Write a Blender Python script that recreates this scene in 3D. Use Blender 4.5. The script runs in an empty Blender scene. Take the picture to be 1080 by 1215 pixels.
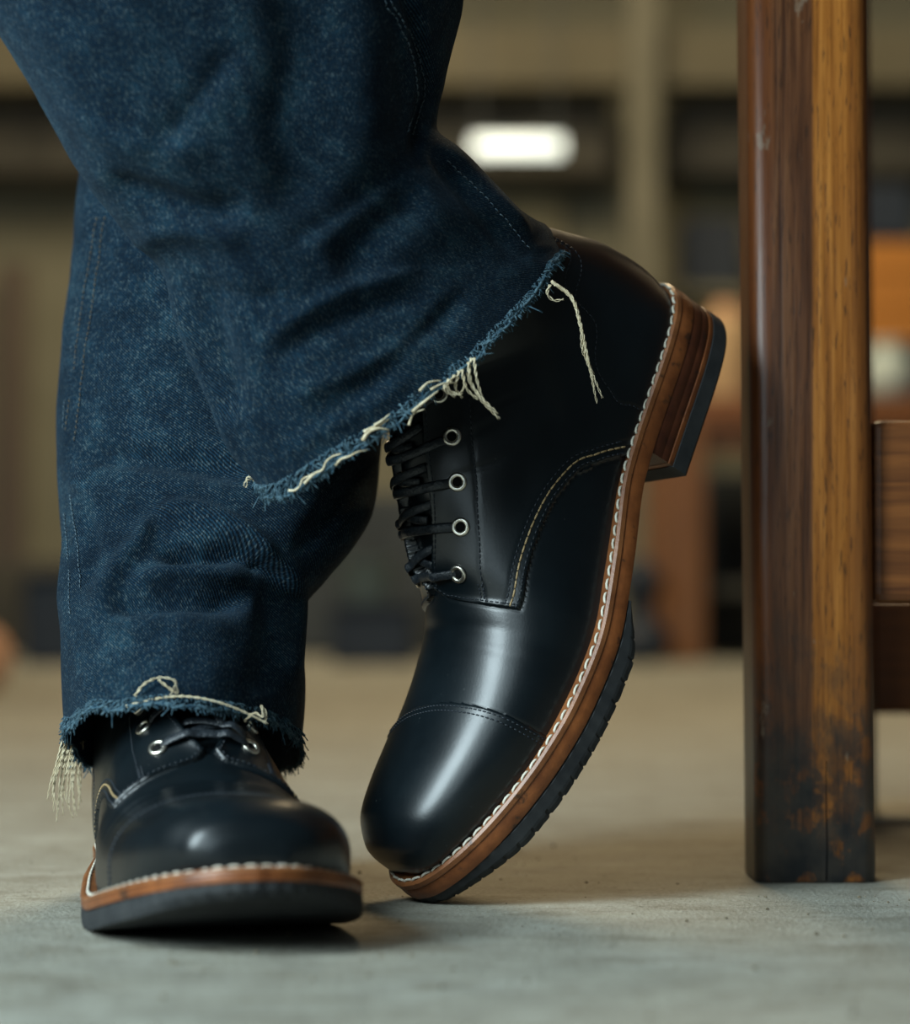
import bpy, bmesh, math, random
import numpy as np

# ------------------------------------------------------------------ camera, world, lights, exposure
SC = bpy.context.scene
COL = SC.collection
F = 3240.0          # focal length in pixels of a 1080 px wide frame
H = 0.137           # camera height
HY = 717.0          # row of the horizon
cam = bpy.data.objects.new('camera', bpy.data.cameras.new('camera'))
COL.objects.link(cam)
cam.location = (0, 0, H)
cam.rotation_euler = (math.pi / 2, 0, 0)
cam.data.sensor_fit = 'HORIZONTAL'
cam.data.sensor_width = 36
cam.data.lens = 36 * F / 1080
cam.data.shift_y = (HY - 607.5) / 1080
cam.data.clip_start = 0.05
cam.data.dof.use_dof = True
cam.data.dof.focus_distance = 1.248
cam.data.dof.aperture_fstop = cam.data.lens / 1000 / 0.0195
SC.camera = cam

world = bpy.data.worlds.new('world')
SC.world = world
world.use_nodes = True
bg = world.node_tree.nodes['Background']
bg.inputs[0].default_value = (0.36, 0.43, 0.46, 1)
bg.inputs[1].default_value = 0.085


def area(name, loc, target, size, power, color, size_y=None, spread=None):
    d = bpy.data.lights.new(name, 'AREA')
    d.energy = power
    d.color = color
    d.size = size
    if size_y:
        d.shape = 'RECTANGLE'
        d.size_y = size_y
    if spread:
        d.spread = math.radians(spread)
    o = bpy.data.objects.new(name, d)
    COL.objects.link(o)
    o.location = loc
    v = np.array(target) - np.array(loc)
    import mathutils
    o.rotation_euler = mathutils.Vector(v).to_track_quat('-Z', 'Y').to_euler()
    return o


# cool window light from the front left, an added front fill, warm workshop lamps overhead and behind
area('window_light', (-1.30, 0.15, 1.05), (0.0, 1.2, 0.15), 0.75, 72, (0.76, 0.94, 1.0), 1.2)
area('front_fill_light', (-0.75, -0.75, 1.0), (0.05, 1.25, 0.15), 0.8, 8, (0.72, 0.92, 1.0), 1.2)  # weaker cool fill, added to lift the boot facings and near floor
area('ceiling_lamp_light', (0.15, 3.7, 2.4), (0.1, 2.0, 0.1), 0.9, 58, (1.0, 0.77, 0.45))
area('workshop_lamp_light', (-0.3, 5.4, 2.9), (0.2, 8.8, 0.9), 1.6, 112, (1.0, 0.84, 0.56))

SC.view_settings.view_transform = 'Standard'
SC.view_settings.look = 'None'
SC.view_settings.exposure = 0.0
SC.view_settings.gamma = 1.0
SC.view_settings.use_curve_mapping = False

random.seed(7)
RNG = np.random.default_rng(11)


# ------------------------------------------------------------------ helpers
def at(px, py, d):
    """world point that stands at distance d on the line of a pixel of the photograph"""
    return np.array([(px - 540) / F * d, d, H + (HY - py) / F * d])


def proj(W):
    return np.stack([540 + F * W[..., 0] / W[..., 1], HY - F * (W[..., 2] - H) / W[..., 1]], -1)


def thing(name, label, cat, loc=(0, 0, 0), group=None):
    o = bpy.data.objects.new(name, None)
    COL.objects.link(o)
    o.location = loc
    o.empty_display_size = 0.02
    tag(o, label, cat, group)
    return o


def tag(o, label=None, cat=None, group=None, kind=None):
    if label: o['label'] = label
    if cat: o['category'] = cat
    if group: o['group'] = group
    if kind: o['kind'] = kind
    return o


def link_mesh(name, verts, faces, mat, parent=None, smooth=True, uv=None, mats=None):
    verts = np.asarray(verts, float).reshape(-1, 3)
    me = bpy.data.meshes.new(name)
    me.from_pydata(verts.tolist(), [], [tuple(int(i) for i in f) for f in faces])
    if uv is not None:
        lay = me.uv_layers.new(name='uv')
        li = np.zeros(len(me.loops), dtype=np.int32)
        me.loops.foreach_get('vertex_index', li)
        lay.data.foreach_set('uv', np.asarray(uv, np.float32)[li].ravel())
    me.polygons.foreach_set('use_smooth', [smooth] * len(me.polygons))
    me.materials.append(mat)
    o = bpy.data.objects.new(name, me)
    COL.objects.link(o)
    if parent is not None:
        o.parent = parent
    me.update()
    return o


def bm_obj(name, bm, mat, parent=None, loc=None, smooth=False):
    me = bpy.data.meshes.new(name)
    bmesh.ops.recalc_face_normals(bm, faces=bm.faces[:])
    bm.to_mesh(me)
    bm.free()
    if smooth:
        me.polygons.foreach_set('use_smooth', [True] * len(me.polygons))
    me.materials.append(mat)
    o = bpy.data.objects.new(name, me)
    COL.objects.link(o)
    if parent is not None:
        o.parent = parent
    if loc is not None:
        o.location = loc
    return o


def box(bm, x0, x1, y0, y1, z0, z1, bevel=0.0, seg=2):
    r = bmesh.ops.create_cube(bm, size=1)
    vs = r['verts']
    for v in vs:
        v.co = ((x0 + x1) / 2 + v.co.x * (x1 - x0), (y0 + y1) / 2 + v.co.y * (y1 - y0), (z0 + z1) / 2 + v.co.z * (z1 - z0))
    if bevel:
        es = list({e for v in vs for e in v.link_edges})
        bmesh.ops.bevel(bm, geom=es, offset=bevel, segments=seg, affect='EDGES', profile=0.5)


def box_obj(name, mat, x0, x1, y0, y1, z0, z1, parent=None, bevel=0.004, base=(0, 0, 0)):
    bm = bmesh.new()
    box(bm, x0 - base[0], x1 - base[0], y0 - base[1], y1 - base[1], z0 - base[2], z1 - base[2], bevel)
    return bm_obj(name, bm, mat, parent)


def lathe(name, mat, profile, parent=None, loc=None, n=32):
    V = []
    for r, z in profile:
        for k in range(n):
            a = 2 * math.pi * k / n
            V.append((r * math.cos(a), r * math.sin(a), z))
    Fc = []
    for i in range(len(profile) - 1):
        for k in range(n):
            Fc.append((i * n + k, i * n + (k + 1) % n, (i + 1) * n + (k + 1) % n, (i + 1) * n + k))
    Fc.append(tuple(range(n))[::-1])
    Fc.append(tuple((len(profile) - 1) * n + k for k in range(n)))
    o = link_mesh(name, V, Fc, mat, parent)
    if loc is not None: o.location = loc
    return o


def smoothstep(x, a, b):
    t = np.clip((x - a) / (b - a), 0, 1)
    return t * t * (3 - 2 * t)


def polyline(pts, n):
    """even resampling of a smooth curve through the points"""
    P = np.asarray(pts, float)
    P = P[np.concatenate([[True], np.linalg.norm(np.diff(P, axis=0), axis=1) > 1e-9])]
    c = np.concatenate([[0], np.cumsum(np.linalg.norm(np.diff(P, axis=0), axis=1))])
    q = np.linspace(0, c[-1], n)
    if len(P) < 3:
        return np.stack([np.interp(q, c, P[:, k]) for k in range(P.shape[1])], -1)
    m = np.gradient(P, c, axis=0)
    k = np.clip(np.searchsorted(c, q, side='right') - 1, 0, len(c) - 2)
    h = (c[k + 1] - c[k])[:, None]
    t = ((q - c[k]) / (c[k + 1] - c[k]))[:, None]
    return ((2 * t**3 - 3 * t**2 + 1) * P[k] + (t**3 - 2 * t**2 + t) * h * m[k] + (-2 * t**3 + 3 * t**2) * P[k + 1] + (t**3 - t**2) * h * m[k + 1])


def unit(v):
    return v / (np.linalg.norm(v, axis=-1, keepdims=True) + 1e-12)


def tube_geo(P, w, h=None, normal=None, k=8, taper=False):
    """tube along P (n,3): half width w, half thickness h, flat side along normal (n,3)"""
    P = np.asarray(P, float)
    n = len(P)
    T = unit(np.gradient(P, axis=0))
    if normal is None:
        ref = np.array([0.31, 0.52, 0.79])
        N = unit(np.cross(T, ref))
    else:
        N = np.asarray(normal, float)
        N = unit(N - T * (N * T).sum(-1, keepdims=True))
    B = np.cross(T, N)
    h = w if h is None else h
    a = np.arange(k) * 2 * math.pi / k
    s = np.ones(n)
    if taper:
        s = np.linspace(1, 0.35, n)
    V = P[:, None] + (np.cos(a)[None, :, None] * B[:, None] * w + np.sin(a)[None, :, None] * N[:, None] * h) * s[:, None, None]
    Fc = [(i * k + j, i * k + (j + 1) % k, (i + 1) * k + (j + 1) % k, (i + 1) * k + j) for i in range(n - 1) for j in range(k)]
    Fc += [tuple(range(k))[::-1], tuple((n - 1) * k + j for j in range(k))]
    return V.reshape(-1, 3), Fc


class Geo:
    """collects several shapes into one mesh"""
    def __init__(s):
        s.V, s.F, s.n = [], [], 0

    def add(s, V, Fc):
        s.V.append(np.asarray(V).reshape(-1, 3))
        s.F += [tuple(i + s.n for i in f) for f in Fc]
        s.n += len(s.V[-1])

    def build(s, name, mat, parent=None, smooth=True):
        return link_mesh(name, np.concatenate(s.V), s.F, mat, parent, smooth)


def grid_faces(n, m, wrap=False):
    F_ = []
    for i in range(n - 1):
        for j in range(m if wrap else m - 1):
            j2 = (j + 1) % m
            F_.append((i * m + j, i * m + j2, (i + 1) * m + j2, (i + 1) * m + j))
    return F_


# ------------------------------------------------------------------ materials
class Mat:
    """small node builder"""
    def __init__(s, name, color=(0.5, 0.5, 0.5), rough=0.5, spec=0.5, metal=0.0):
        s.m = bpy.data.materials.new(name)
        s.m.use_nodes = True
        s.nt = s.m.node_tree
        s.b = s.nt.nodes['Principled BSDF']
        s.b.inputs['Base Color'].default_value = (*color, 1)
        s.b.inputs['Roughness'].default_value = rough
        s.b.inputs['Specular IOR Level'].default_value = spec
        s.b.inputs['Metallic'].default_value = metal

    def n(s, t, **kw):
        nd = s.nt.nodes.new(t)
        for k, v in kw.items():
            if k.startswith('i_'):
                key = k[2:].replace('_', ' ')
                nd.inputs[int(key) if key.isdigit() else key].default_value = v
            else:
                setattr(nd, k, v)
        return nd

    def l(s, a, b):
        s.nt.links.new(a, b)

    def coord(s, kind='Object', scale=(1, 1, 1), rot=(0, 0, 0), loc=(0, 0, 0)):
        tc = s.n('ShaderNodeTexCoord')
        mp = s.n('ShaderNodeMapping')
        mp.inputs['Scale'].default_value = scale
        mp.inputs['Rotation'].default_value = rot
        mp.inputs['Location'].default_value = loc
        s.l(tc.outputs[kind], mp.inputs['Vector'])
        return mp.outputs['Vector']

    def noise(s, vec, scale, detail=4, rough=0.55, dist=0.0):
        nd = s.n('ShaderNodeTexNoise')
        nd.inputs['Scale'].default_value = scale
        nd.inputs['Detail'].default_value = detail
        nd.inputs['Roughness'].default_value = rough
        nd.inputs['Distortion'].default_value = dist
        s.l(vec, nd.inputs['Vector'])
        return nd.outputs['Fac']

    def ramp(s, fac, stops, interp='LINEAR'):
        nd = s.n('ShaderNodeValToRGB')
        r = nd.color_ramp
        r.interpolation = interp
        while len(r.elements) < len(stops):
            r.elements.new(0.5)
        for e, (p, c) in zip(r.elements, stops):
            e.position = p
            e.color = (*c, 1) if len(c) == 3 else c
        s.l(fac, nd.inputs['Fac'])
        return nd.outputs['Color']

    def mix(s, fac, a, b, mode='MIX'):
        nd = s.n('ShaderNodeMix', data_type='RGBA', blend_type=mode)
        if isinstance(fac, (int, float)): nd.inputs[0].default_value = fac
        else: s.l(fac, nd.inputs[0])
        for i, v in ((6, a), (7, b)):
            if isinstance(v, tuple): nd.inputs[i].default_value = (*v, 1)
            else: s.l(v, nd.inputs[i])
        return nd.outputs[2]

    def math(s, op, a, b=None, c=None):
        nd = s.n('ShaderNodeMath', operation=op)
        for i, v in enumerate((a, b, c)):
            if v is None: continue
            if isinstance(v, (int, float)): nd.inputs[i].default_value = v
            else: s.l(v, nd.inputs[i])
        return nd.outputs[0]

    def color(s, c):
        s.l(c, s.b.inputs['Base Color'])
        return s

    def rough(s, fac, lo, hi):
        mr = s.n('ShaderNodeMapRange')
        mr.inputs['To Min'].default_value = lo
        mr.inputs['To Max'].default_value = hi
        s.l(fac, mr.inputs['Value'])
        s.l(mr.outputs[0], s.b.inputs['Roughness'])
        return s

    def bump(s, h, strength=0.3, dist=0.001):
        nd = s.n('ShaderNodeBump')
        nd.inputs['Strength'].default_value = strength
        nd.inputs['Distance'].default_value = dist
        s.l(h, nd.inputs['Height'])
        s.l(nd.outputs['Normal'], s.b.inputs['Normal'])
        return s


def simple(name, c1, c2, scale, rough=0.6, spec=0.4, bump=0.0, stretch=(1, 1, 1)):
    m = Mat(name, c1, rough, spec)
    v = m.coord('Object', stretch)
    f = m.noise(v, scale, 5)
    m.color(m.ramp(f, [(0.3, c1), (0.7, c2)]))
    if bump: m.bump(f, bump, 0.001)
    return m.m


def leather():
    m = Mat('black_leather', (0.005, 0.008, 0.012), 0.34, 0.5)
    v = m.coord('Object')
    f = m.noise(v, 35, 5)
    fine = m.noise(v, 900, 3, 0.6)
    dust = m.n('ShaderNodeTexVoronoi', feature='F1')
    dust.inputs['Scale'].default_value = 260
    m.l(v, dust.inputs['Vector'])
    dm = m.ramp(dust.outputs['Distance'], [(0.0, (1, 1, 1)), (0.10, (1, 1, 1)), (0.16, (0, 0, 0))])
    sel = m.ramp(m.noise(v, 55, 3), [(0.55, (0, 0, 0)), (0.75, (0.35, 0.35, 0.35))])
    base = m.ramp(f, [(0.3, (0.0016, 0.0040, 0.0058)), (0.7, (0.0030, 0.0068, 0.0092))])
    dd = m.math('MULTIPLY', dm, sel)
    m.color(m.mix(dd, base, (0.10, 0.11, 0.11)))
    m.rough(f, 0.30, 0.40)
    m.bump(m.math('ADD', m.math('MULTIPLY', fine, 0.5), f), 0.16, 0.0006)
    m.b.inputs['Coat Weight'].default_value = 0.10
    m.b.inputs['Coat Roughness'].default_value = 0.2
    return m.m


def brown_leather(name, c1, c2, rough=0.42):
    m = Mat(name, c1, rough, 0.5)
    v = m.coord('Object')
    f = m.noise(v, 60, 6, 0.65)
    g = m.noise(v, 420, 3, 0.6)
    base = m.ramp(f, [(0.32, c1), (0.68, c2)])
    spots = m.ramp(m.noise(v, 150, 4), [(0.30, (1, 1, 1)), (0.38, (0, 0, 0))])
    m.color(m.mix(m.math('MULTIPLY', spots, 0.75), base, (0.02, 0.012, 0.008)))
    m.bump(g, 0.25, 0.0006)
    return m.m


def denim():
    m = Mat('indigo_denim', (0.01, 0.03, 0.06), 0.92, 0.10)
    uv = m.coord('UV')

    def uvs(scale, rot=0.0):
        mp = m.n('ShaderNodeMapping')
        mp.inputs['Scale'].default_value = (*scale, 1)
        mp.inputs['Rotation'].default_value = (0, 0, math.radians(rot))
        m.l(uv, mp.inputs['Vector'])
        return mp.outputs['Vector']
    # twill lines run up to the right, broken by uneven yarns
    wv = m.n('ShaderNodeTexWave', wave_type='BANDS', bands_direction='X')
    wv.inputs['Scale'].default_value = 255
    wv.inputs['Distortion'].default_value = 1.6
    wv.inputs['Detail'].default_value = 2
    wv.inputs['Detail Scale'].default_value = 1.5
    m.l(uvs((1, 1), -52), wv.inputs['Vector'])
    warp = m.noise(uvs((900, 120)), 1.0, 2, 0.6)
    weft = m.noise(uvs((160, 800)), 1.0, 1, 0.5)
    flecks = m.noise(uvs((760, 430), -20), 1.0, 2, 0.7)
    big = m.noise(uv, 15, 5, 0.62)
    mid = m.noise(uv, 60, 5, 0.65)
    wear = m.math('ADD', m.math('MULTIPLY', big, 0.6), m.math('MULTIPLY', mid, 0.4))
    base = m.ramp(wear, [(0.36, (0.0012, 0.0064, 0.0140)), (0.52, (0.0027, 0.0118, 0.0235)), (0.66, (0.0085, 0.0270, 0.0440))])
    tw = m.math('ADD', m.math('MULTIPLY', wv.outputs['Fac'], 0.40), m.math('ADD', m.math('MULTIPLY', warp, 0.35), m.math('MULTIPLY', weft, 0.25)))
    lines = m.ramp(tw, [(0.30, (0.30, 0.30, 0.30)), (0.52, (1.0, 1.0, 1.0)), (0.74, (2.5, 2.4, 2.25))])
    c = m.mix(1.0, base, lines, 'MULTIPLY')
    fm = m.ramp(flecks, [(0.52, (0, 0, 0)), (0.66, (1, 1, 1))])
    fm2 = m.math('MULTIPLY', fm, m.ramp(wear, [(0.34, (0.12, 0.12, 0.12)), (0.66, (0.72, 0.72, 0.72))]))
    fm3 = m.math('MULTIPLY', fm2, m.ramp(tw, [(0.35, (0.15, 0.15, 0.15)), (0.6, (1, 1, 1))]))
    m.color(m.mix(fm3, c, (0.120, 0.158, 0.165)))
    m.bump(m.math('ADD', tw, m.math('MULTIPLY', mid, 0.8)), 0.6, 0.0009)
    m.b.inputs['Sheen Weight'].default_value = 0.05
    m.b.inputs['Sheen Roughness'].default_value = 0.5
    m.b.inputs['Sheen Tint'].default_value = (0.35, 0.55, 0.75, 1)
    return m.m


def leg_wood():
    m = Mat('worn_table_wood', (0.3, 0.1, 0.02), 0.36, 0.5)
    tc = m.n('ShaderNodeTexCoord')
    sep = m.n('ShaderNodeSeparateXYZ')
    m.l(tc.outputs['Object'], sep.inputs[0])
    x, z = sep.outputs['X'], sep.outputs['Z']
    mp = m.n('ShaderNodeMapping')
    mp.inputs['Scale'].default_value = (1, 1, 0.028)
    m.l(tc.outputs['Object'], mp.inputs['Vector'])
    grain = m.noise(mp.outputs['Vector'], 330, 5, 0.6, 0.3)
    broad = m.noise(mp.outputs['Vector'], 85, 4, 0.6, 0.4)
    pores = m.noise(m.coord('Object', (1, 1, 0.10)), 800, 2, 0.6)
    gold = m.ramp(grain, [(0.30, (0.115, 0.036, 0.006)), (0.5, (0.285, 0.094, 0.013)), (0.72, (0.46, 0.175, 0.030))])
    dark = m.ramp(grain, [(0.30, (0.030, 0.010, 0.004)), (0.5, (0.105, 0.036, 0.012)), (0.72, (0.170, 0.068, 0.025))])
    red = m.ramp(broad, [(0.3, (0.085, 0.022, 0.005)), (0.7, (0.21, 0.065, 0.015))])
    wob = m.math('MULTIPLY', m.math('SUBTRACT', m.noise(m.coord('Object', (0.3, 0.3, 1)), 14, 3), 0.5), 0.010)
    xx = m.math('ADD', x, wob)
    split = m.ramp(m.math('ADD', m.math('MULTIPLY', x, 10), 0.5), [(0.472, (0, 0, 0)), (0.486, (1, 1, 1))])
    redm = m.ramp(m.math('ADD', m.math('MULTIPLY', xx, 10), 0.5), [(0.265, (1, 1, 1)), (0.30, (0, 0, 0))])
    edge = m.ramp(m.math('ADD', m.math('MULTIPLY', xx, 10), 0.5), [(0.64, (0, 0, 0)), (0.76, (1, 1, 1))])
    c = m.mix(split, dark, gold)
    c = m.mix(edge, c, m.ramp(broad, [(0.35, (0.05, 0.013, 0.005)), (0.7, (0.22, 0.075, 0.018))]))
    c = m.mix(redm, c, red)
    c = m.mix(m.ramp(pores, [(0.30, (0.8, 0.8, 0.8)), (0.42, (0, 0, 0))]), c, (0.035, 0.014, 0.006))
    # black grime creeping up from the floor, ragged, rubbed through in places
    blot = m.noise(m.coord('Object', (1, 1, 0.55)), 42, 6, 0.68)
    zz = m.math('ADD', z, m.math('MULTIPLY', m.math('SUBTRACT', blot, 0.5), 0.20))
    low = m.ramp(zz, [(0.030, (1, 1, 1)), (0.065, (0.75, 0.75, 0.75)), (0.12, (0.0, 0.0, 0.0))])
    rub = m.ramp(m.noise(m.coord('Object', (1, 1, 0.7), loc=(3, 1, 0)), 75, 4, 0.6), [(0.52, (1, 1, 1)), (0.62, (0.12, 0.12, 0.12))])
    grime = m.ramp(m.noise(m.coord('Object'), 60, 4), [(0.35, (0.010, 0.011, 0.013)), (0.7, (0.045, 0.036, 0.028))])
    c = m.mix(m.math('MULTIPLY', low, rub), c, grime)
    # a few grey paint scuffs
    sc = m.ramp(m.noise(m.coord('Object', (1, 1, 0.4), loc=(5, 2, 1)), 60, 5, 0.65), [(0.655, (0, 0, 0)), (0.70, (0.6, 0.6, 0.6))])
    c = m.mix(sc, c, (0.22, 0.16, 0.11))
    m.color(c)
    m.rough(m.math('ADD', m.math('MULTIPLY', grain, 0.5), m.math('MULTIPLY', blot, 0.5)), 0.24, 0.55)
    m.bump(m.math('ADD', grain, m.math('MULTIPLY', blot, 0.6)), 0.22, 0.0012)
    return m.m


def plank_wood(name, c1, c2, along, rough=0.4):
    m = Mat(name, c1, rough, 0.5)
    st = [1, 1, 1]
    st['xyz'.index(along)] = 0.04
    v = m.coord('Object', tuple(st))
    f = m.noise(v, 170, 5, 0.6, 0.5)
    m.color(m.ramp(f, [(0.3, c1), (0.7, c2)]))
    m.bump(f, 0.2, 0.001)
    return m.m


def concrete():
    m = Mat('concrete', (0.3, 0.3, 0.27), 0.8, 0.3)
    v = m.coord('Object')
    big = m.noise(v, 3.2, 6, 0.6)
    mid = m.noise(v, 28, 6, 0.65)
    fine = m.noise(v, 420, 3, 0.7)
    pit = m.noise(v, 150, 4, 0.6)
    c = m.ramp(big, [(0.3, (0.235, 0.222, 0.172)), (0.7, (0.335, 0.320, 0.255))])
    c = m.mix(m.ramp(mid, [(0.38, (0.6, 0.6, 0.6)), (0.6, (0, 0, 0))]), c, (0.17, 0.155, 0.118))
    c = m.mix(m.ramp(pit, [(0.33, (0.55, 0.55, 0.55)), (0.40, (0, 0, 0))]), c, (0.065, 0.055, 0.040))
    c = m.mix(m.math('MULTIPLY', m.ramp(fine, [(0.4, (0, 0, 0)), (0.7, (1, 1, 1))]), 0.6), c, (0.46, 0.45, 0.40))
    pat = m.noise(v, 11, 6, 0.7)
    c = m.mix(m.ramp(pat, [(0.50, (0, 0, 0)), (0.64, (0.65, 0.65, 0.65))]), c, (0.40, 0.395, 0.34))
    dirt = m.noise(m.coord('Object', (1, 1.6, 1), loc=(2, 3, 0)), 17, 6, 0.7)
    c = m.mix(m.ramp(dirt, [(0.52, (0, 0, 0)), (0.66, (0.6, 0.6, 0.6))]), c, (0.15, 0.125, 0.085))
    m.color(c)
    m.bump(m.math('ADD', m.math('MULTIPLY', mid, 1.0), m.math('MULTIPLY', fine, 0.5)), 0.8, 0.003)
    m.rough(mid, 0.62, 0.9)
    return m.m


M = {
    'leather': leather(),
    'welt': brown_leather('welt_leather', (0.15, 0.050, 0.017), (0.30, 0.112, 0.038), 0.4),
    'midsole': brown_leather('midsole_leather', (0.115, 0.032, 0.009), (0.26, 0.082, 0.022), 0.4),
    'stack': brown_leather('heel_stack_leather', (0.045, 0.011, 0.004), (0.11, 0.030, 0.010), 0.45),
    'rubber': simple('black_rubber', (0.018, 0.020, 0.022), (0.034, 0.036, 0.037), 90, 0.75, 0.3, 0.3),
    'thread_white': simple('white_waxed_thread', (0.52, 0.47, 0.37), (0.74, 0.70, 0.60), 300, 0.7),
    'thread_black': simple('dark_waxed_thread', (0.006, 0.010, 0.015), (0.014, 0.020, 0.028), 300, 0.5),
    'thread_tan': simple('tan_waxed_thread', (0.30, 0.20, 0.09), (0.46, 0.33, 0.17), 300, 0.65),
    'thread_seam': simple('faded_seam_thread', (0.07, 0.055, 0.035), (0.14, 0.11, 0.07), 300, 0.8),
    'thread_indigo': simple('faded_indigo_thread', (0.03, 0.06, 0.09), (0.09, 0.13, 0.15), 300, 0.8),
    'lace': simple('black_waxed_lace', (0.009, 0.013, 0.017), (0.024, 0.030, 0.037), 700, 0.36, 0.5, 0.6),
    'metal': Mat('nickel', (0.78, 0.74, 0.64), 0.30, 0.5, 1.0).m,
    'hole': Mat('eyelet_hole', (0.002, 0.002, 0.003), 0.8, 0.2).m,
    'denim': denim(),
    'fray': simple('frayed_indigo_yarn', (0.012, 0.042, 0.072), (0.110, 0.180, 0.215), 500, 0.9, 0.1),
    'cream': simple('raw_cotton_yarn', (0.44, 0.36, 0.22), (0.68, 0.60, 0.43), 400, 0.9, 0.1),
    'leg': leg_wood(),
    'rail': plank_wood('rail_wood', (0.065, 0.018, 0.005), (0.25, 0.085, 0.020), 'x'),
    'concrete': concrete(),
}

# ------------------------------------------------------------------ boots
def pchip(x, y, q):
    x=np.asarray(x,float); y=np.asarray(y,float); q=np.clip(q,x[0],x[-1])
    h=np.diff(x); d=np.diff(y)/h; m=np.zeros_like(y)
    for i in range(1,len(x)-1):
        if d[i-1]*d[i]>0:
            w1=2*h[i]+h[i-1]; w2=h[i]+2*h[i-1]; m[i]=(w1+w2)/(w1/d[i-1]+w2/d[i])
    m[0]=d[0]; m[-1]=d[-1]
    k=np.clip(np.searchsorted(x,q,side='right')-1,0,len(x)-2); t=(q-x[k])/h[k]
    return ((2*t**3-3*t**2+1)*y[k]+(t**3-2*t**2+t)*h[k]*m[k]+(-2*t**3+3*t**2)*y[k+1]+(t**3-t**2)*h[k]*m[k+1])
L=0.312
# feather outline: x/L, lateral, medial half-width
OUT=np.array([(0,0,0),(.004,.0085,.0085),(.015,.0165,.0165),(.035,.0235,.0235),(.07,.029,.029),(.13,.0325,.032),(.22,.0345,.031),(.32,.037,.029),(.42,.0415,.0295),(.52,.046,.035),(.62,.049,.0425),(.70,.0492,.0465),(.78,.0465,.0470),(.85,.041,.0445),(.91,.0335,.0368),(.955,.0245,.0262),(.985,.0145,.0158),(.996,.0075,.0083),(1,0,0)])
def half(x,side):
    return pchip(OUT[:,0]*L,OUT[:,1 if side>0 else 2],x)
class Bend:
    """spine in xz plane: cumulative angle alpha(x) (positive lifts the toe)"""
    def __init__(s,pts):
        xs=np.linspace(-.03,L+.03,800); a=pchip([p[0] for p in pts],np.radians([p[1] for p in pts]),xs)
        s.xs=xs; s.a=a; dx=xs[1]-xs[0]
        s.X=np.concatenate([[0],np.cumsum(np.cos((a[1:]+a[:-1])/2)*dx)])+xs[0]
        s.Z=np.concatenate([[0],np.cumsum(np.sin((a[1:]+a[:-1])/2)*dx)])
        z0=np.interp(0,xs,s.Z); s.Z-=z0
    def __call__(s,P):
        x=P[...,0]; z=P[...,2]; a=np.interp(x,s.xs,s.a)
        return np.stack([np.interp(x,s.xs,s.X)-np.sin(a)*z,P[...,1],np.interp(x,s.xs,s.Z)+np.cos(a)*z],-1)
def rot(psi,p,r):
    """columns: images of canonical x,y,z"""
    c,s=np.cos(psi),np.sin(psi)
    f=np.array([-c,-s,0.]); l=np.array([s,-c,0.]); u=np.array([0,0,1.])
    f2=np.cos(p)*f-np.sin(p)*u; u2=np.sin(p)*f+np.cos(p)*u
    l3=np.cos(r)*l+np.sin(r)*u2; u3=-np.sin(r)*l+np.cos(r)*u2
    return np.stack([f2,l3,u3],1)

# ---- upper: stations from the toe tip to the shaft top: B(x,z) T(x,z) Wlat Wmed um nT nB
ST=np.array([
(.3120,0,.3125,.0025,.0012,.0012,.40,2.2,2.),
(.3117,0,.3138,.0085,.0100,.0115,.40,2.2,2.),
(.3100,0,.3142,.0160,.0165,.0160,.38,2.2,2.),
(.3060,0,.3125,.0255,.0240,.0245,.36,2.25,2.),
(.3000,0,.3070,.0340,.0288,.0312,.34,2.3,2.),
(.2900,0,.2985,.0410,.0350,.0385,.32,2.35,2.),
(.2750,0,.2820,.0465,.0412,.0442,.30,2.35,2.),
(.2550,0,.2590,.0515,.0462,.0480,.28,2.3,2.),
(.2320,0,.2330,.0575,.0490,.0500,.26,2.2,2.),
(.2050,0,.2040,.0690,.0498,.0480,.24,2.1,2.),
(.1800,0,.1800,.0835,.0495,.0445,.24,2.0,2.),
(.1550,0,.1640,.0980,.0465,.0405,.25,1.95,2.),
(.1250,0,.1490,.1110,.0435,.0375,.26,1.9,2.),
(.0850,0,.1340,.1235,.0400,.0362,.28,1.9,2.),
(.0450,0,.1210,.1340,.0378,.0355,.30,1.9,2.),
(.0150,0,.1140,.1405,.0365,.0350,.34,1.95,2.),
(.0030,0,.1105,.1420,.0362,.0350,.38,2.0,2.1),
(-.0020,.007,.1085,.1470,.0360,.0350,.42,2.0,2.2),
(-.0042,.025,.1055,.1560,.0357,.0350,.46,2.0,2.2),
(-.0040,.050,.1015,.1690,.0358,.0352,.48,2.0,2.1),
(.0015,.080,.0980,.1830,.0365,.0360,.50,2.0,2.),
(.0070,.110,.0960,.1980,.0380,.0375,.50,2.0,2.),
(.0060,.150,.0950,.2120,.0395,.0390,.50,2.0,2.)])
ST[:,[1,3]]*=.73
_c=np.concatenate([[0],np.cumsum(np.linalg.norm(np.diff(ST[:,[2,3,0,1,4]]*np.array([1,1,.6,.6,1]),axis=0),axis=1))]); _c/=_c[-1]
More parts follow.
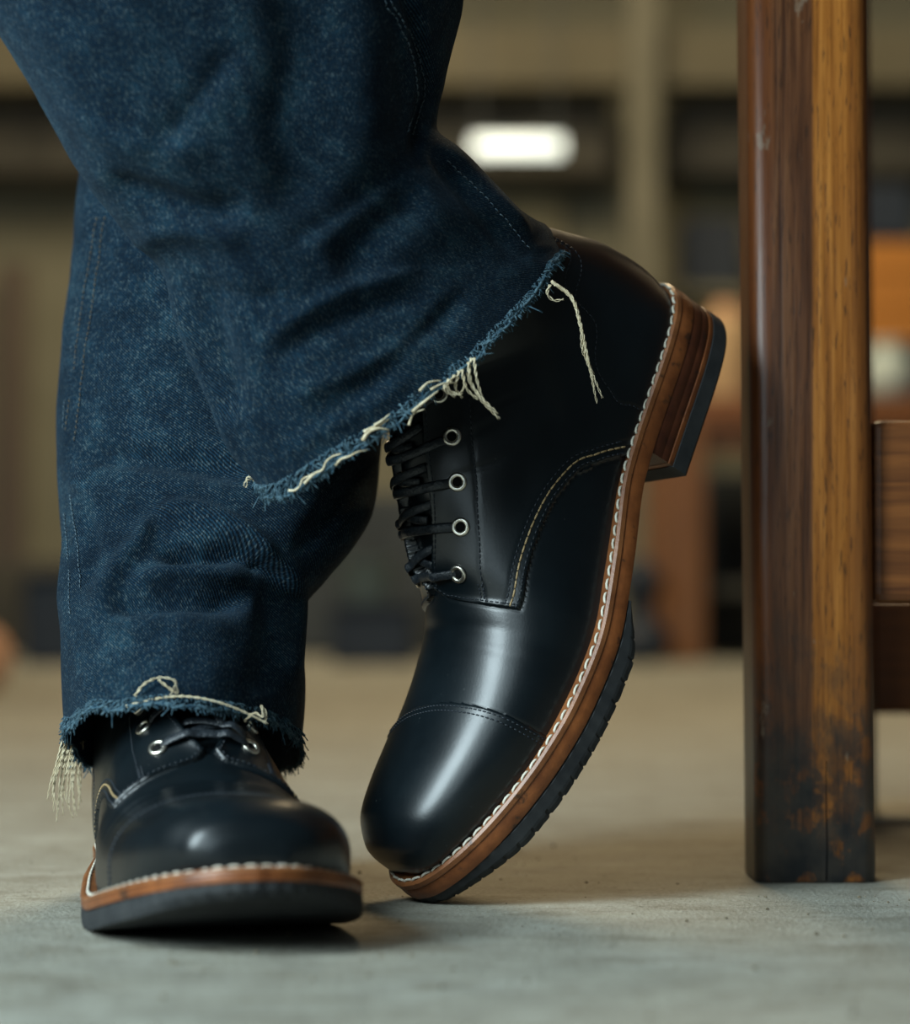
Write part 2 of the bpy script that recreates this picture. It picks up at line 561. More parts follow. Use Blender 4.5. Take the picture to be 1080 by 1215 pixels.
def upper_base(s,t):
    """s (n,), t (m,) in [-1,1] (medial feather .. dorsal line .. lateral feather) -> (n,m,3) canonical"""
    C=[pchip(_c,ST[:,k],s) for k in range(9)]
    bx,bz,tx,tz,wl,wm,um,nt,nb=[c[:,None] for c in C]
    wfl=np.where(bz>1e-6,0,half(np.clip(bx,0,L),1)); wfm=np.where(bz>1e-6,0,half(np.clip(bx,0,L),-1))
    a=1-np.abs(t)[None,:]            # 0 feather .. 1 dorsal
    lat=(t>=0)[None,:]
    W=np.where(lat,wl,wm); wf=np.where(lat,wfl,wfm); wf=np.minimum(wf,W*.985)
    sp=.42
    lo=a<sp
    ph=np.clip(a/sp,0,1)*np.pi/2
    ul=um*(1-np.cos(ph)**(2/nb)); vl=wf+(W-wf)*np.sin(ph)**(2/nb)
    ps=np.clip((a-sp)/(1-sp),0,1)*np.pi/2
    uh=um+(1-um)*np.sin(ps)**(2/nt); vh=W*np.clip(np.cos(ps),0,1)**(2/nt)
    u=np.where(lo,ul,uh); v=np.where(lo,vl,vh)
    v=v*np.sign(t)[None,:]
    return np.stack([bx+(tx-bx)*u,v+0*u,bz+(tz-bz)*u],-1)


S_N, T_N = 560, 281
CAP = [(-1, .284), (-.6, .262), (-.35, .257), (-.2, .2587), (-.11, .2687), (0, .279), (.08, .284), (.195, .2875), (.325, .2912), (.555, .295), (.945, .2988), (1, .299)]
FACING = [(1.0, .15), (.85, .15), (.75, .15), (.68, .15), (.619, .14), (.561, .115), (.509, .07), (.475, .028), (.4612, .015)]
QBOT = [(.4612, .015), (.4438, .04), (.435, .115), (.435, .23), (.4388, .315), (.4438, .375)]
QCURVE = [(.4438, .375), (.4975, .41), (.5375, .44), (.575, .475), (.6038, .515), (.6238, .57), (.6325, .68), (.6375, .83), (.64, 1.0)]
INNER = [(.90, .27), (.80, .272), (.7475, .275), (.7025, .285), (.6488, .295), (.5863, .285), (.5375, .275), (.4813, .25), (.44, .24)]
EYES = [(.85, .20), (.7775, .20), (.7063, .235), (.6388, .24), (.5675, .225), (.495, .17)]
BACK = [(.96, .82), (.9088, .78), (.8313, .605), (.7462, .565), (.70, .66), (.6863, .805), (.68, .95)]


def inside(poly, s, t):
    r = np.zeros(s.shape, bool)
    n = len(poly)
    for i in range(n):
        s1, t1 = poly[i]
        s2, t2 = poly[(i + 1) % n]
        c = ((t1 > t) != (t2 > t)) & (s < (s2 - s1) * (t - t1) / (t2 - t1 + 1e-15) + s1)
        r ^= c
    return r


class Boot:
    def __init__(b, R, T, bend, sole_scale, mirror, base_local):
        b.R, b.T, b.bend, b.zs, b.mir, b.base = R, T, bend, sole_scale, mirror, np.array(base_local)
        s = np.linspace(0, 1, S_N)
        t = np.linspace(-1, 1, T_N)
        b.s, b.t = s, t
        P = upper_base(s, t)
        S0, T0 = np.meshgrid(s, t, indexing='ij')
        w = (smoothstep(S0, .52, .60) * smoothstep(-S0, -.97, -.90) * smoothstep(np.abs(T0), .30, .55))[..., None] * .5
        for _ in range(160):
            A = P.copy()
            A[1:-1, 1:-1] = (P[2:, 1:-1] + P[:-2, 1:-1] + P[1:-1, 2:] + P[1:-1, :-2]) / 4
            P = P + (A - P) * w
        b.S, b.Tt = np.meshgrid(s, t, indexing='ij')
        b.P0 = b.shape(P)
        b.N0 = b.normals(b.P0)
        b.displace()

    def shape(b, c):
        """canonical -> bent, flexed boot coordinates (still axis aligned with the boot)"""
        c = np.array(c, float)
        if b.mir: c[..., 1] *= -1
        k = b.zs
        c[..., 2] = np.where(c[..., 2] < 0, np.interp(c[..., 2], [-.0325, -.0205, -.0106, 0], [-.0325 * k, -.0205 * k, -.0106 * k * (1 if k == 1 else .74), 0]), c[..., 2])
        return b.bend(c)

    def out(b, P):
        """boot coordinates -> coordinates of the boot's Empty"""
        return (P @ b.R.T) + b.T - b.base

    def normals(b, P):
        ds = np.gradient(P, axis=0)
        dt = np.gradient(P, axis=1)
        n = unit(np.cross(ds, dt))
        c = P.mean(axis=(0, 1))
        # outward: away from the middle of each section
        mid = P.mean(axis=1, keepdims=True)
        sg = np.sign(((P - mid) * n).sum(-1).mean())
        n = n * (sg if sg != 0 else 1)
        bad = np.linalg.norm(n, axis=-1) < 0.5
        n[bad] = unit((P - mid + np.array([1e-6, 0, 0])))[bad]
        return n

    def dist(b, pts):
        """distance of every grid vertex from a line given in (s,t)"""
        L_ = b.sample(b.P0, polyline(pts, 160))
        out = np.full(b.P0.shape[:2], 9.0)
        V = b.P0.reshape(-1, 3)
        o = out.reshape(-1)
        lo, hi = L_.min(0) - .012, L_.max(0) + .012
        near = np.where(((V > lo) & (V < hi)).all(1))[0]
        for k in range(0, len(near), 15000):
            i = near[k:k + 15000]
            d2 = (V[i]**2).sum(1)[:, None] + (L_**2).sum(1)[None] - 2 * V[i] @ L_.T
            o[i] = np.sqrt(np.clip(d2.min(1), 0, None))
        return out

    def sample(b, A, st):
        st = np.asarray(st, float)
        fi = np.clip(st[:, 0], 0, 1) * (S_N - 1)
        fj = (np.clip(st[:, 1], -1, 1) + 1) / 2 * (T_N - 1)
        i = np.clip(fi.astype(int), 0, S_N - 2)
        j = np.clip(fj.astype(int), 0, T_N - 2)
        u, v = (fi - i)[:, None], (fj - j)[:, None]
        return A[i, j] * (1 - u) * (1 - v) + A[i + 1, j] * u * (1 - v) + A[i, j + 1] * (1 - u) * v + A[i + 1, j + 1] * u * v

    def displace(b):
        S, T = b.S, b.Tt
        d = np.zeros_like(S)
        # toe cap
        cs = pchip([c[0] for c in CAP], [c[1] for c in CAP], b.t)[None, :]
        dc = b.dist([(s, t) for t, s in CAP])
        b.in_cap = S < cs
        d += np.where(b.in_cap, smoothstep(dc, 0, .0007) * .0010, -.0003 * np.exp(-(dc / .0008)**2))
        # quarters, one each side
        b.in_q = {}
        for sd in (1, -1):
            edge = [(s, t * sd) for s, t in FACING + QBOT[1:] + QCURVE[1:]]
            poly = edge + [(1.0, 1.001 * sd), (1.001, 1.001 * sd), (1.001, .15 * sd)]
            q = inside(poly, S, T)
            b.in_q[sd] = q
            dq = np.minimum(b.dist([(s, t * sd) for s, t in FACING]), np.minimum(b.dist([(s, t * sd) for s, t in QBOT]), b.dist([(s, t * sd) for s, t in QCURVE])))
            d += np.where(q, smoothstep(dq, 0, .0008) * .0016 - .0003 * smoothstep(dq, .001, .004), -.0004 * np.exp(-(dq / .001)**2))
            # facing stands a little proud of the tongue
            df = b.dist([(s, t * sd) for s, t in FACING])
            d += np.where(q, .0016 * np.exp(-(df / .005)**2), 0)
            # needle grooves
            for row in (INNER, BACK):
                d -= .00035 * np.exp(-(b.dist([(s, t * sd) for s, t in row]) / .0008)**2)
            for off in (.002, .0045, .007):
                d -= np.where(q, .00028 * np.exp(-((b.dist([(s, t * sd) for s, t in QCURVE]) - off) / .0007)**2), 0)
        ft = np.interp(b.s, [.4612, .475, .509, .561, .619, .68, 1], [0, .028, .07, .115, .14, .15, .15])[:, None]
        b.in_tongue = (np.abs(T) < ft) & (S > .4612) & ~b.in_q[1] & ~b.in_q[-1]
        gap = np.minimum(b.dist(FACING), b.dist([(s, -t) for s, t in FACING]))
        d -= np.where(b.in_tongue, .0030 * smoothstep(gap, 0, .0012), 0)
        d += np.where(b.in_tongue, .0004 * np.sin(S * 60 + 9 * T), 0)
        # soft creases of worn leather
        for (s0, t0, ds, dt, a) in ((.395, .10, .014, .30, -.0007), (.368, .16, .010, .30, -.0003), (.70, .33, .008, .08, -.0005), (.655, .32, .006, .07, -.0005), (.72, .37, .007, .07, -.0004), (.615, .42, .03, .05, -.0008)):
            for sd in (1, -1):
                d += a * np.exp(-((S - s0 - .04 * (T * sd - t0)) / ds)**2 - ((T * sd - t0) / dt)**2)
        d *= smoothstep(S, 0.0, .012)
        b.P = b.P0 + b.N0 * d[..., None]
        b.N = b.normals(b.P)

    def part(b, name, mask_faces, mat, parent):
        idx = np.argwhere(mask_faces)
        q = np.stack([idx[:, 0] * T_N + idx[:, 1], idx[:, 0] * T_N + idx[:, 1] + 1, (idx[:, 0] + 1) * T_N + idx[:, 1] + 1, (idx[:, 0] + 1) * T_N + idx[:, 1]], 1)
        if not b.mir: q = q[:, ::-1]
        used, inv = np.unique(q, return_inverse=True)
        V = b.out(b.P.reshape(-1, 3)[used])
        return link_mesh(name, V, inv.reshape(q.shape), mat, parent)

    def shift(b, st, delta):
        """move a line sideways on the surface by delta metres (towards growing t for a line of growing s)"""
        st = np.asarray(st, float)
        e = 1e-3
        P = b.sample(b.P0, st)
        N = unit(b.sample(b.N0, st))
        T = unit(np.gradient(P, axis=0))
        B = np.cross(N, T)
        ps = (b.sample(b.P0, st + [e, 0]) - b.sample(b.P0, st - [e, 0])) / (2 * e)
        pt = (b.sample(b.P0, st + [0, e]) - b.sample(b.P0, st - [0, e])) / (2 * e)
        a11, a12, a22 = (ps * ps).sum(1), (ps * pt).sum(1), (pt * pt).sum(1)
        r1, r2 = (ps * B).sum(1), (pt * B).sum(1)
        det = a11 * a22 - a12**2 + 1e-12
        return st + delta * np.stack([(a22 * r1 - a12 * r2) / det, (a11 * r2 - a12 * r1) / det], 1)

    def into(b, st, delta, mask):
        """shift a line by delta towards the side on which mask is true"""
        best = None
        for sg in (1, -1):
            q = b.shift(st, sg * delta)
            i = np.clip(np.round(q[:, 0] * (S_N - 1)).astype(int), 0, S_N - 1)
            j = np.clip(np.round((q[:, 1] + 1) / 2 * (T_N - 1)).astype(int), 0, T_N - 1)
            v = mask[i, j].mean()
            if best is None or v > best[0]: best = (v, q)
        return best[1]

    def stitches(b, g, st, pitch=.0026, length=.0019, w=.00033, h=.0003, lift=.0001):
        P = b.sample(b.P, st)
        c = np.concatenate([[0], np.cumsum(np.linalg.norm(np.diff(P, axis=0), axis=1))])
        n = int(c[-1] / pitch)
        for k in range(n):
            q = np.clip((k + .5) * pitch + np.array([-.5, -.3, 0, .3, .5]) * length, 0, c[-1])
            ss = np.stack([np.interp(q, c, st[:, 0]), np.interp(q, c, st[:, 1])], 1)
            p = b.sample(b.P, ss)
            nn = unit(b.sample(b.N0, ss))
            p = p + nn * (np.array([-.0004, .0, .00012, .0, -.0004]) + lift)[:, None]
            V, Fc = tube_geo(b.out(p), w, h, nn @ b.R.T, 6)
            g.add(V, Fc)

    def outline(b, off_h, off_f, x0=0.0, x1=None, n=150, toe_cut=0.0):
        x1 = L if x1 is None else x1
        k = (1 - np.cos(np.linspace(0, np.pi, n))) / 2
        x = x0 + (x1 - x0) * k
        r = []
        for sd in (1, -1):
            p = np.stack([x, sd * half(x, sd)], -1)
            tt = np.gradient(p, axis=0)
            nn = unit(np.stack([-tt[:, 1], tt[:, 0]], -1) * sd)
            if x0 <= 1e-9: nn[0] = (-1, 0)
            if x1 >= L - 1e-9: nn[-1] = (1, 0)
            p = p + nn * (np.interp(x, [.08, .14], [off_h, off_f]) - toe_cut * smoothstep(x, .27, L))[:, None]
            r.append(p)
        return np.concatenate([r[0], r[1][::-1]])

    def slab(b, name, mat, parent, rings, x0=0.0, x1=None, caps=True, n=150, jag=None, smooth=True):
        """rings: list of (heel offset, forepart offset, z, toe_cut)"""
        V = []
        for k, (oh, of, z, tc) in enumerate(rings):
            o = b.outline(oh, of, x0, x1, n, tc)
            zz = np.full(len(o), z)
            if jag is not None and k >= jag[0]:
                o, zz = jag[1](o, zz, k)
            V.append(np.concatenate([o, zz[:, None]], 1))
        m = 2 * n
        Fc = grid_faces(len(rings), m, True)
        if caps:
            for base in (0, (len(rings) - 1) * m):
                Fc += [(base + i, base + i + 1, base + m - 2 - i, base + m - 1 - i) for i in range(n - 1)]
        bmV = b.out(b.shape(np.concatenate(V)))
        o = link_mesh(name, bmV, Fc, mat, parent, smooth)
        bm = bmesh.new()
        bm.from_mesh(o.data)
        bmesh.ops.recalc_face_normals(bm, faces=bm.faces[:])
        for e in bm.edges:
            if len(e.link_faces) == 2 and e.calc_face_angle(0) > .6: e.smooth = False
        bm.to_mesh(o.data)
        bm.free()
        return o

    def build(b, name, label, eyelets, lace_rows, tail=False, hook=False):
        root = thing(name, label, 'boot', tuple(b.base), 'pair of black lace-up boots')
        b.root = root
        fm = lambda m: m[:-1, :-1]
        q1, q2, cap, ton = fm(b.in_q[1]), fm(b.in_q[-1]), fm(b.in_cap), fm(b.in_tongue)
        lt = M['leather']
        b.part('vamp', ~(q1 | q2 | cap | ton), lt, root)
        toe = b.part('toe_cap', cap, lt, root)
        qa = b.part('quarter', q1 & ~cap, lt, root)
        qb = b.part('quarter', q2 & ~cap, lt, root)
        b.part('tongue', ton & ~q1 & ~q2, lt, root)
        # sole
        wt = b.slab('welt', M['welt'], root, [(-.006, -.006, -.0002, 0), (-.0002, .0002, .0009, 0), (.0030, .0064, .0010, 0), (.0042, .0076, .0000, 0), (.0043, .0077, -.0022, 0), (.0038, .0072, -.0030, 0)], caps=False)
        b.slab('midsole', M['midsole'], root, [(.0036, .0070, -.0028, 0), (.0040, .0074, -.0034, 0), (.0041, .0075, -.0085, 0), (.0038, .0072, -.0100, .0), (.0030, .0062, -.0106, .001)])

        def lugs(o, zz, k):
            m = len(o)
            i = np.arange(m)
            arc = np.concatenate([[0], np.cumsum(np.linalg.norm(np.diff(o, axis=0), axis=1))])
            notch = smoothstep(np.cos(arc * 2 * math.pi / .0085 + 1.5 * np.sin(arc * 90)), .84, .98) * (o[:, 0] > .178)
            c = np.array([.22, 0])
            d = unit(c - o)
            o = o + d * (notch * .0005 * (k >= 3))[:, None] + d * (.0002 * np.sin(arc * 900))[:, None]
            zz = zz + notch * .0006 * (k >= 3) + (.0028 if b.zs == 1 else .0026) * smoothstep(o[:, 0], .275, L)
            zz = -.0106 + (zz + .0106) * (.12 + .88 * smoothstep(o[:, 0], .160, .190))
            return o, zz
        b.slab('outsole', M['rubber'], root, [(.003, .0060, -.0104, .0005), (.0032, .0071, -.0112, .0003), (.0032, .0073, -.0165, .0010), (.0032, .0072, -.0180, .0016), (.003, .0066, -.0205, .0034)], x0=.164, n=300, jag=(1, lugs), smooth=False)
        b.slab('heel_stack', M['stack'], root, [(.0034, .0034, -.0104, 0), (.0036, .0036, -.0110, 0), (.0034, .0034, -.0158, 0), (.0032, .0032, -.0161, 0), (.0034, .0034, -.0168, 0), (.0032, .0032, -.0195, 0), (.0026, .0026, -.0205, 0)], x1=.088, n=80)
        b.slab('heel_top_piece', M['midsole'], root, [(.0030, .0030, -.0204, 0), (.0033, .0033, -.0208, 0), (.0032, .0032, -.0228, 0), (.0030, .0030, -.0232, 0)], x1=.0882, n=80)
        b.slab('heel_lift', M['rubber'], root, [(.0028, .0028, -.0231, 0), (.0033, .0033, -.0236, 0), (.0030, .0030, -.0312, 0), (.0020, .0020, -.0325, 0)], x1=.0886, n=80)
        # white lockstitch all round the welt
        o = b.outline(.0026, .0052 if b.zs == 1 else .0044, 0, None, 300)
        o = np.concatenate([o, np.full((len(o), 1), .0013)], 1)
        c = np.concatenate([[0], np.cumsum(np.linalg.norm(np.diff(o, axis=0), axis=1))])
        g = Geo()
        pitch = .0066
        up = b.out(b.shape(np.array([[.1, 0, .01]]))) - b.out(b.shape(np.array([[.1, 0, 0]])))
        for k in range(int(c[-1] / pitch)):
            q = np.clip((k + .5) * pitch + np.array([-.5, -.35, 0, .35, .5]) * .0052, 0, c[-1])
            p = np.stack([np.interp(q, c, o[:, i]) for i in range(3)], 1)
            p[:, 2] += np.array([-.0006, .0001, .0004, .0001, -.0006])
            side = unit(np.gradient(p, axis=0))
            p[:, :2] += np.stack([-side[:, 1], side[:, 0]], 1) * np.linspace(-.0004, .0004, 5)[:, None]
            V, Fc = tube_geo(b.out(b.shape(p)), .00068 * (1 if b.zs == 1 else .75), .0006, np.repeat(unit(up), 5, 0), 6)
            g.add(V, Fc)
        w_ = g.build('welt_stitching', M['thread_white'], wt)
        w_['label'] = 'white lockstitch thread'
        # upper stitching
        g = Geo()
        capl = polyline([(s, t) for t, s in CAP[1:-1]], 260)
        for off in (.0018, .0042):
            b.stitches(g, b.into(capl, off, b.in_cap), .0024, .0018)
        g.build('cap_stitching', M['thread_black'], toe)
        for sd, qo in ((1, qa), (-1, qb)):
            mq = b.in_q[sd]
            mk = lambda pts, n=240: polyline([(s, t * sd) for s, t in pts], n)
            g = Geo()
            b.stitches(g, b.into(mk(FACING), .0024, mq))
            b.stitches(g, b.into(mk(QBOT), .0022, mq))
            b.stitches(g, mk(INNER))
            for off in (.0018, .0070):
                b.stitches(g, b.into(mk(QCURVE[:-1] + [(.6395, .97)]), off, mq), .0030, .0022, .0004)
            for dx in (.0, .012):
                b.stitches(g, mk([(.478, .232 + dx), (.444, .226 + dx)], 40), .0018, .0014, .0004)
            b.stitches(g, b.shift(mk(BACK[:3], 120), .0016))
            b.stitches(g, mk(BACK, 240))
            g.build('quarter_stitching', M['thread_black'], qo)
            g = Geo()
            b.stitches(g, b.into(mk(QCURVE[:-1] + [(.6395, .97)]), .0045, mq), .0042, .0036, .00042, .0004, .0002)
            s_ = g.build('contrast_stitching', M['thread_tan'], qo)
            s_['label'] = 'tan contrast thread'
        # eyelets
        first = None
        import mathutils
        for sd in (1, -1):
            for (s, t) in eyelets:
                st = np.array([[s, t * sd]])
                p, nn = b.sample(b.P, st)[0], unit(b.sample(b.N0, st))[0]
                pw = b.out(p[None])[0]
                nw = b.R @ nn / np.linalg.norm(b.R @ nn)
                if first is None:
                    V, Fc = [], []
                    for i in range(28):
                        a = 2 * math.pi * i / 28
                        for j in range(10):
                            c_ = 2 * math.pi * j / 10
                            r = .0033 + .00115 * math.cos(c_)
                            V.append((r * math.cos(a), r * math.sin(a), .00035 + .0009 * math.sin(c_)))
                    for i in range(28):
                        for j in range(10):
                            Fc.append((i * 10 + j, ((i + 1) % 28) * 10 + j, ((i + 1) % 28) * 10 + (j + 1) % 10, i * 10 + (j + 1) % 10))
                    e = link_mesh('eyelet', V, Fc, M['metal'], root)
                    hv = [(.0027 * math.cos(2 * math.pi * k / 20), .0027 * math.sin(2 * math.pi * k / 20), z) for z in (.0003, -.0015) for k in range(20)]
                    hf = [tuple(range(20))] + [(k, 20 + k, 20 + (k + 1) % 20, (k + 1) % 20) for k in range(20)]
                    hole = link_mesh('eyelet_hole', hv, hf, M['hole'], e)
                    first = (e, hole)
                else:
                    e = first[0].copy()
                    COL.objects.link(e)
                    hole = first[1].copy()
                    COL.objects.link(hole)
                    hole.parent = e
                    e.parent = root
                e.location = mathutils.Vector(pw)
                e.rotation_euler = mathutils.Vector(nw).to_track_quat('Z', 'Y').to_euler()
        # laces
        def strand(a, c, h0, h1, hm, sink0=.0, sink1=.0, w=.0025):
            A, C = np.array([a]), np.array([c])
            pa, pc = b.sample(b.P, A)[0], b.sample(b.P, C)[0]
            na, nc = unit(b.sample(b.N0, A))[0], unit(b.sample(b.N0, C))[0]
            nm = unit(na + nc)
            uu = np.linspace(0, 1, 40)
            st = np.stack([a[0] + (c[0] - a[0]) * uu, a[1] + (c[1] - a[1]) * uu], 1)
            ps, nrm = b.sample(b.P0, st), unit(b.sample(b.N0, st))
            off = ((b.sample(b.P, st) - ps) * nrm).sum(1)
            hh = np.maximum(off, .0006) + .0012
            hh = hh + (h0 - .0006) * (1 - uu) + (h1 - .0006) * uu + hm * .22 * np.sin(np.pi * uu)**.8
            hh = hh - (sink0 + .0010) * np.exp(-(uu / .045)**2) - (sink1 + .0010) * np.exp(-((1 - uu) / .045)**2)
            pts = ps + nrm * hh[:, None]
            for _ in range(3):
                pts[1:-1] = (pts[:-2] + 2 * pts[1:-1] + pts[2:]) / 4
            # keep clear of the leather underneath
            V, Fc = tube_geo(b.out(pts), w * .92, .00075, nrm @ b.R.T, 8)
            return V, Fc
        g = Geo()
        for r in lace_rows:
            g.add(*strand(*r))
        if tail: tail(b, g)
        g.build('lace', M['lace'], root)
        return root


def rows_for(eyes, mir):
    """bars over the facings and diagonals under them"""
    r = []
    for k, (s, t) in enumerate(eyes):
        r.append(((s, t), (s - .004, -t), .0006, .0006, .0058 + .0004 * k, .0022, .0022))
    for k in range(len(eyes) - 1):
        s0, t0 = eyes[k]
        s1, t1 = eyes[k + 1]
        sm = (s0 + s1) / 2
        ft = float(np.interp(sm, [.4612, .475, .509, .561, .619, .68, 1], [0, .028, .07, .115, .14, .15, .15]))
        r.append(((sm + .004, ft * .98), (s1 + .010, -ft - .06), -.0014, .0022, .0040, 0, .0015, .0024))
        r.append(((sm - .004, -ft * .98), (s1 + .012, ft * .70), -.0014, -.0010, .0024, 0, 0, .0024))
    return r




# right boot of the picture: the wearer's left foot, heel raised, standing on its toe
raised = Boot(rot(.5985, 1.1228, .1049), np.array([.0965, 1.330, .2896]),
              Bend([(-.03, 0), (.09, 0), (.125, -9), (.165, -9), (.19, 0), (.25, 9.3), (.3, 13.3), (L + .03, 15.3)]), 1.0, False, (-.009, 1.262, 0))
raised.build('leather_boot', 'black leather cap-toe boot standing on its toe, heel raised, beside the table leg', EYES, rows_for(EYES, False))


def lace_tail(b, g):
    """the tab of a lace end that hangs over the top bar"""
    p = [b.sample(b.P, np.array([[s, t]]))[0] + unit(b.sample(b.N0, np.array([[s, t]])))[0] * h for s, t, h in ((.61, -.02, .003), (.575, -.035, .0060), (.545, -.05, .0068), (.515, -.06, .0060))]
    P = polyline(p, 16)
    n = np.repeat(unit(b.sample(b.N0, np.array([[.57, -.04]]))), 16, 0)
    g.add(*tube_geo(b.out(P), .0026, .0011, n @ b.R.T, 8))


planted = Boot(rot(math.radians(103.2), 0, 0) * .985, np.array([-.147, 1.352, .0208]),
               Bend([(-.03, 0), (.09, 0), (.12, -6), (.16, -6), (.19, 0), (.23, 10), (.3, 13), (L + .03, 14)]), .65, True, (-.10, 1.20, 0))
planted.build('leather_boot', 'black leather cap-toe boot planted flat on the floor, toe towards the viewer', EYES[1:], rows_for(EYES[1:], True), lace_tail)

# ------------------------------------------------------------------ the wearer's jeans
person = thing('person', 'person in frayed blue jeans, one foot flat and one heel raised, seen below the knee', 'person', (-.06, 1.28, 0))
PB = np.array([-.06, 1.28, 0])


def cloth_noise(n, m, cells, amp, seed):
    r = np.random.default_rng(seed)
    a = r.normal(size=(cells[0] + 3, cells[1]))
    yi = np.linspace(0, cells[0], n)
    xi = np.linspace(0, cells[1], m, endpoint=False)
    def w(t): return np.stack([(1 - t)**3 / 6, (3 * t**3 - 6 * t**2 + 4) / 6, (-3 * t**3 + 3 * t**2 + 3 * t + 1) / 6, t**3 / 6], -1)
    i = np.minimum(yi.astype(int), cells[0] - 1)
    wy = w(yi - i)
    j = xi.astype(int)
    wx = w(xi - j)
    out = np.zeros((n, m))
    for p in range(4):
        for q in range(4):
            out += wy[:, p][:, None] * wx[:, q][None] * a[i + p][:, (j + q) % cells[1]]
    return out * amp


class Trouser:
    """one trouser leg: rows of closed sections with their left and right outline at their real distance"""
    def __init__(t, rows, folds, n=400, m=400, seed=1, hem_wave=.0):
        R_ = np.array([[r[0][0], r[0][1], r[0][2], r[1][0], r[1][1], r[1][2], r[2], r[3], r[4]] for r in rows], float)
        k = np.arange(len(rows), dtype=float)
        cl = np.concatenate([[0], np.cumsum(np.linalg.norm(np.diff(np.concatenate([R_[:, :2], R_[:, 3:5]], 1) / 1.0, axis=0), axis=1))])
        q = np.linspace(0, cl[-1], n)
        C = np.stack([pchip(cl, R_[:, c], q) for c in range(9)], 1)
        Lw = np.stack([at(c[0], c[1], c[2]) for c in C])
        Rw = np.stack([at(c[3], c[4], c[5]) for c in C])
        ph = np.linspace(0, 2 * np.pi, m, endpoint=False)
        mid = (Lw + Rw) / 2
        half_ = (Rw - Lw) / 2
        dirn = unit(half_)
        down = unit(np.cross(dirn, np.array([0., -1, 0])))
        down *= np.sign(-down[:, 2:3])
        rz, sag, ex = C[:, 6], C[:, 7] / F * C[:, 2], C[:, 8]
        cs, sn = np.cos(ph), np.sin(ph)
        cc = np.sign(cs)[None] * np.abs(cs)[None]**(2 / ex[:, None])
        ss = np.sign(sn)[None] * np.abs(sn)[None]**(2 / ex[:, None])
        P = mid[:, None] + half_[:, None] * cc[..., None] + np.array([0., -1, 0]) * (rz[:, None] * ss)[..., None] + down[:, None] * (sag[:, None] * ss)[..., None]
        t.n, t.m, t.ph = n, m, ph
        N = t.normals(P)
        px = proj(P)
        d = np.zeros((n, m))
        front = smoothstep(ss, -.15, .35)
        for pts, s1, s2, amp in folds:
            Q = polyline(pts, 80)
            best = np.full((n, m), 1e9)
            side = np.zeros((n, m))
            along = np.zeros((n, m))
            for a in range(79):
                A, B = Q[a], Q[a + 1]
                ab = B - A
                tt = np.clip(((px - A) @ ab) / (ab @ ab), 0, 1)
                dd = np.linalg.norm(px - (A + tt[..., None] * ab), axis=-1)
                upd = dd < best
                best = np.where(upd, dd, best)
                side = np.where(upd, np.sign((px[..., 0] - A[0]) * ab[1] - (px[..., 1] - A[1]) * ab[0]), side)
                along = np.where(upd, (a + tt) / 79, along)
            sg = np.where(side > 0, s1, s2)
            fade = smoothstep(along, -.02, .22) * smoothstep(1 - along, -.02, .22)
            d += amp * .001 * np.exp(-(best / sg)**2) * front * fade
        d += cloth_noise(n, m, (13, 11), .0022, seed) + cloth_noise(n, m, (32, 26), .0013, seed + 1) + cloth_noise(n, m, (88, 64), .00028, seed + 2)
        edge = np.arange(n)[:, None] / (n - 1)
        P = P + N * d[..., None]
        # ragged cut edge
        w = cloth_noise(2, m, (1, 46), .0016, seed + 4)[0] + cloth_noise(2, m, (1, 130), .0007, seed + 5)[0]
        tang = unit(P[-1] - P[-6])
        P = P + (smoothstep(edge, .94, 1.0) * w[None])[..., None] * tang[None]
        t.P = P
        t.N = t.normals(P)

    def normals(t, P):
        ds = np.gradient(P, axis=0)
        dt = np.roll(P, -1, 1) - np.roll(P, 1, 1)
        N = unit(np.cross(ds, dt))
        mid = P.mean(axis=1, keepdims=True)
        if ((P - mid) * N).sum() < 0: N = -N
        return N

    def build(t, parent, base):
        n, m = t.n, t.m
        P = t.P
        inner = (P - t.N * .0013)[::-1][:int(n * .4)]
        A = np.concatenate([P, inner]) - base
        nn = len(A)
        A = np.concatenate([A, A[:, :1]], 1)
        seg = np.linalg.norm(np.diff(P.mean(1), axis=0), axis=1)
        # measured cloth coordinates
        u = np.concatenate([np.zeros((n, 1)), np.cumsum(np.linalg.norm(np.diff(np.concatenate([P, P[:, :1]], 1), axis=1), axis=2), axis=1)], 1)
        u = np.repeat(np.mean(u, 0)[None], n, 0)
        v = np.cumsum(np.concatenate([np.zeros((1, m)), np.linalg.norm(np.diff(P, axis=0), axis=2)]), 0)
        v = np.repeat(v.mean(1, keepdims=True), m + 1, 1)
        uv = np.stack([u, v], -1)
        uv = np.concatenate([uv, uv[::-1][:len(inner)]])
        o = link_mesh('trouser_leg', A, grid_faces(nn, m + 1), M['denim'], parent, uv=uv.reshape(-1, 2))
        return o

    def near(t, px, rows=None):
        """surface point and normal seen at a pixel of the photograph"""
        q = proj(t.P)
        f = np.sin(t.ph)[None] > -.25
        d = np.where(f, np.linalg.norm(q - np.array(px), axis=-1), 1e9)
        i, j = np.unravel_index(np.argmin(d), d.shape)
        return t.P[i, j], t.N[i, j]

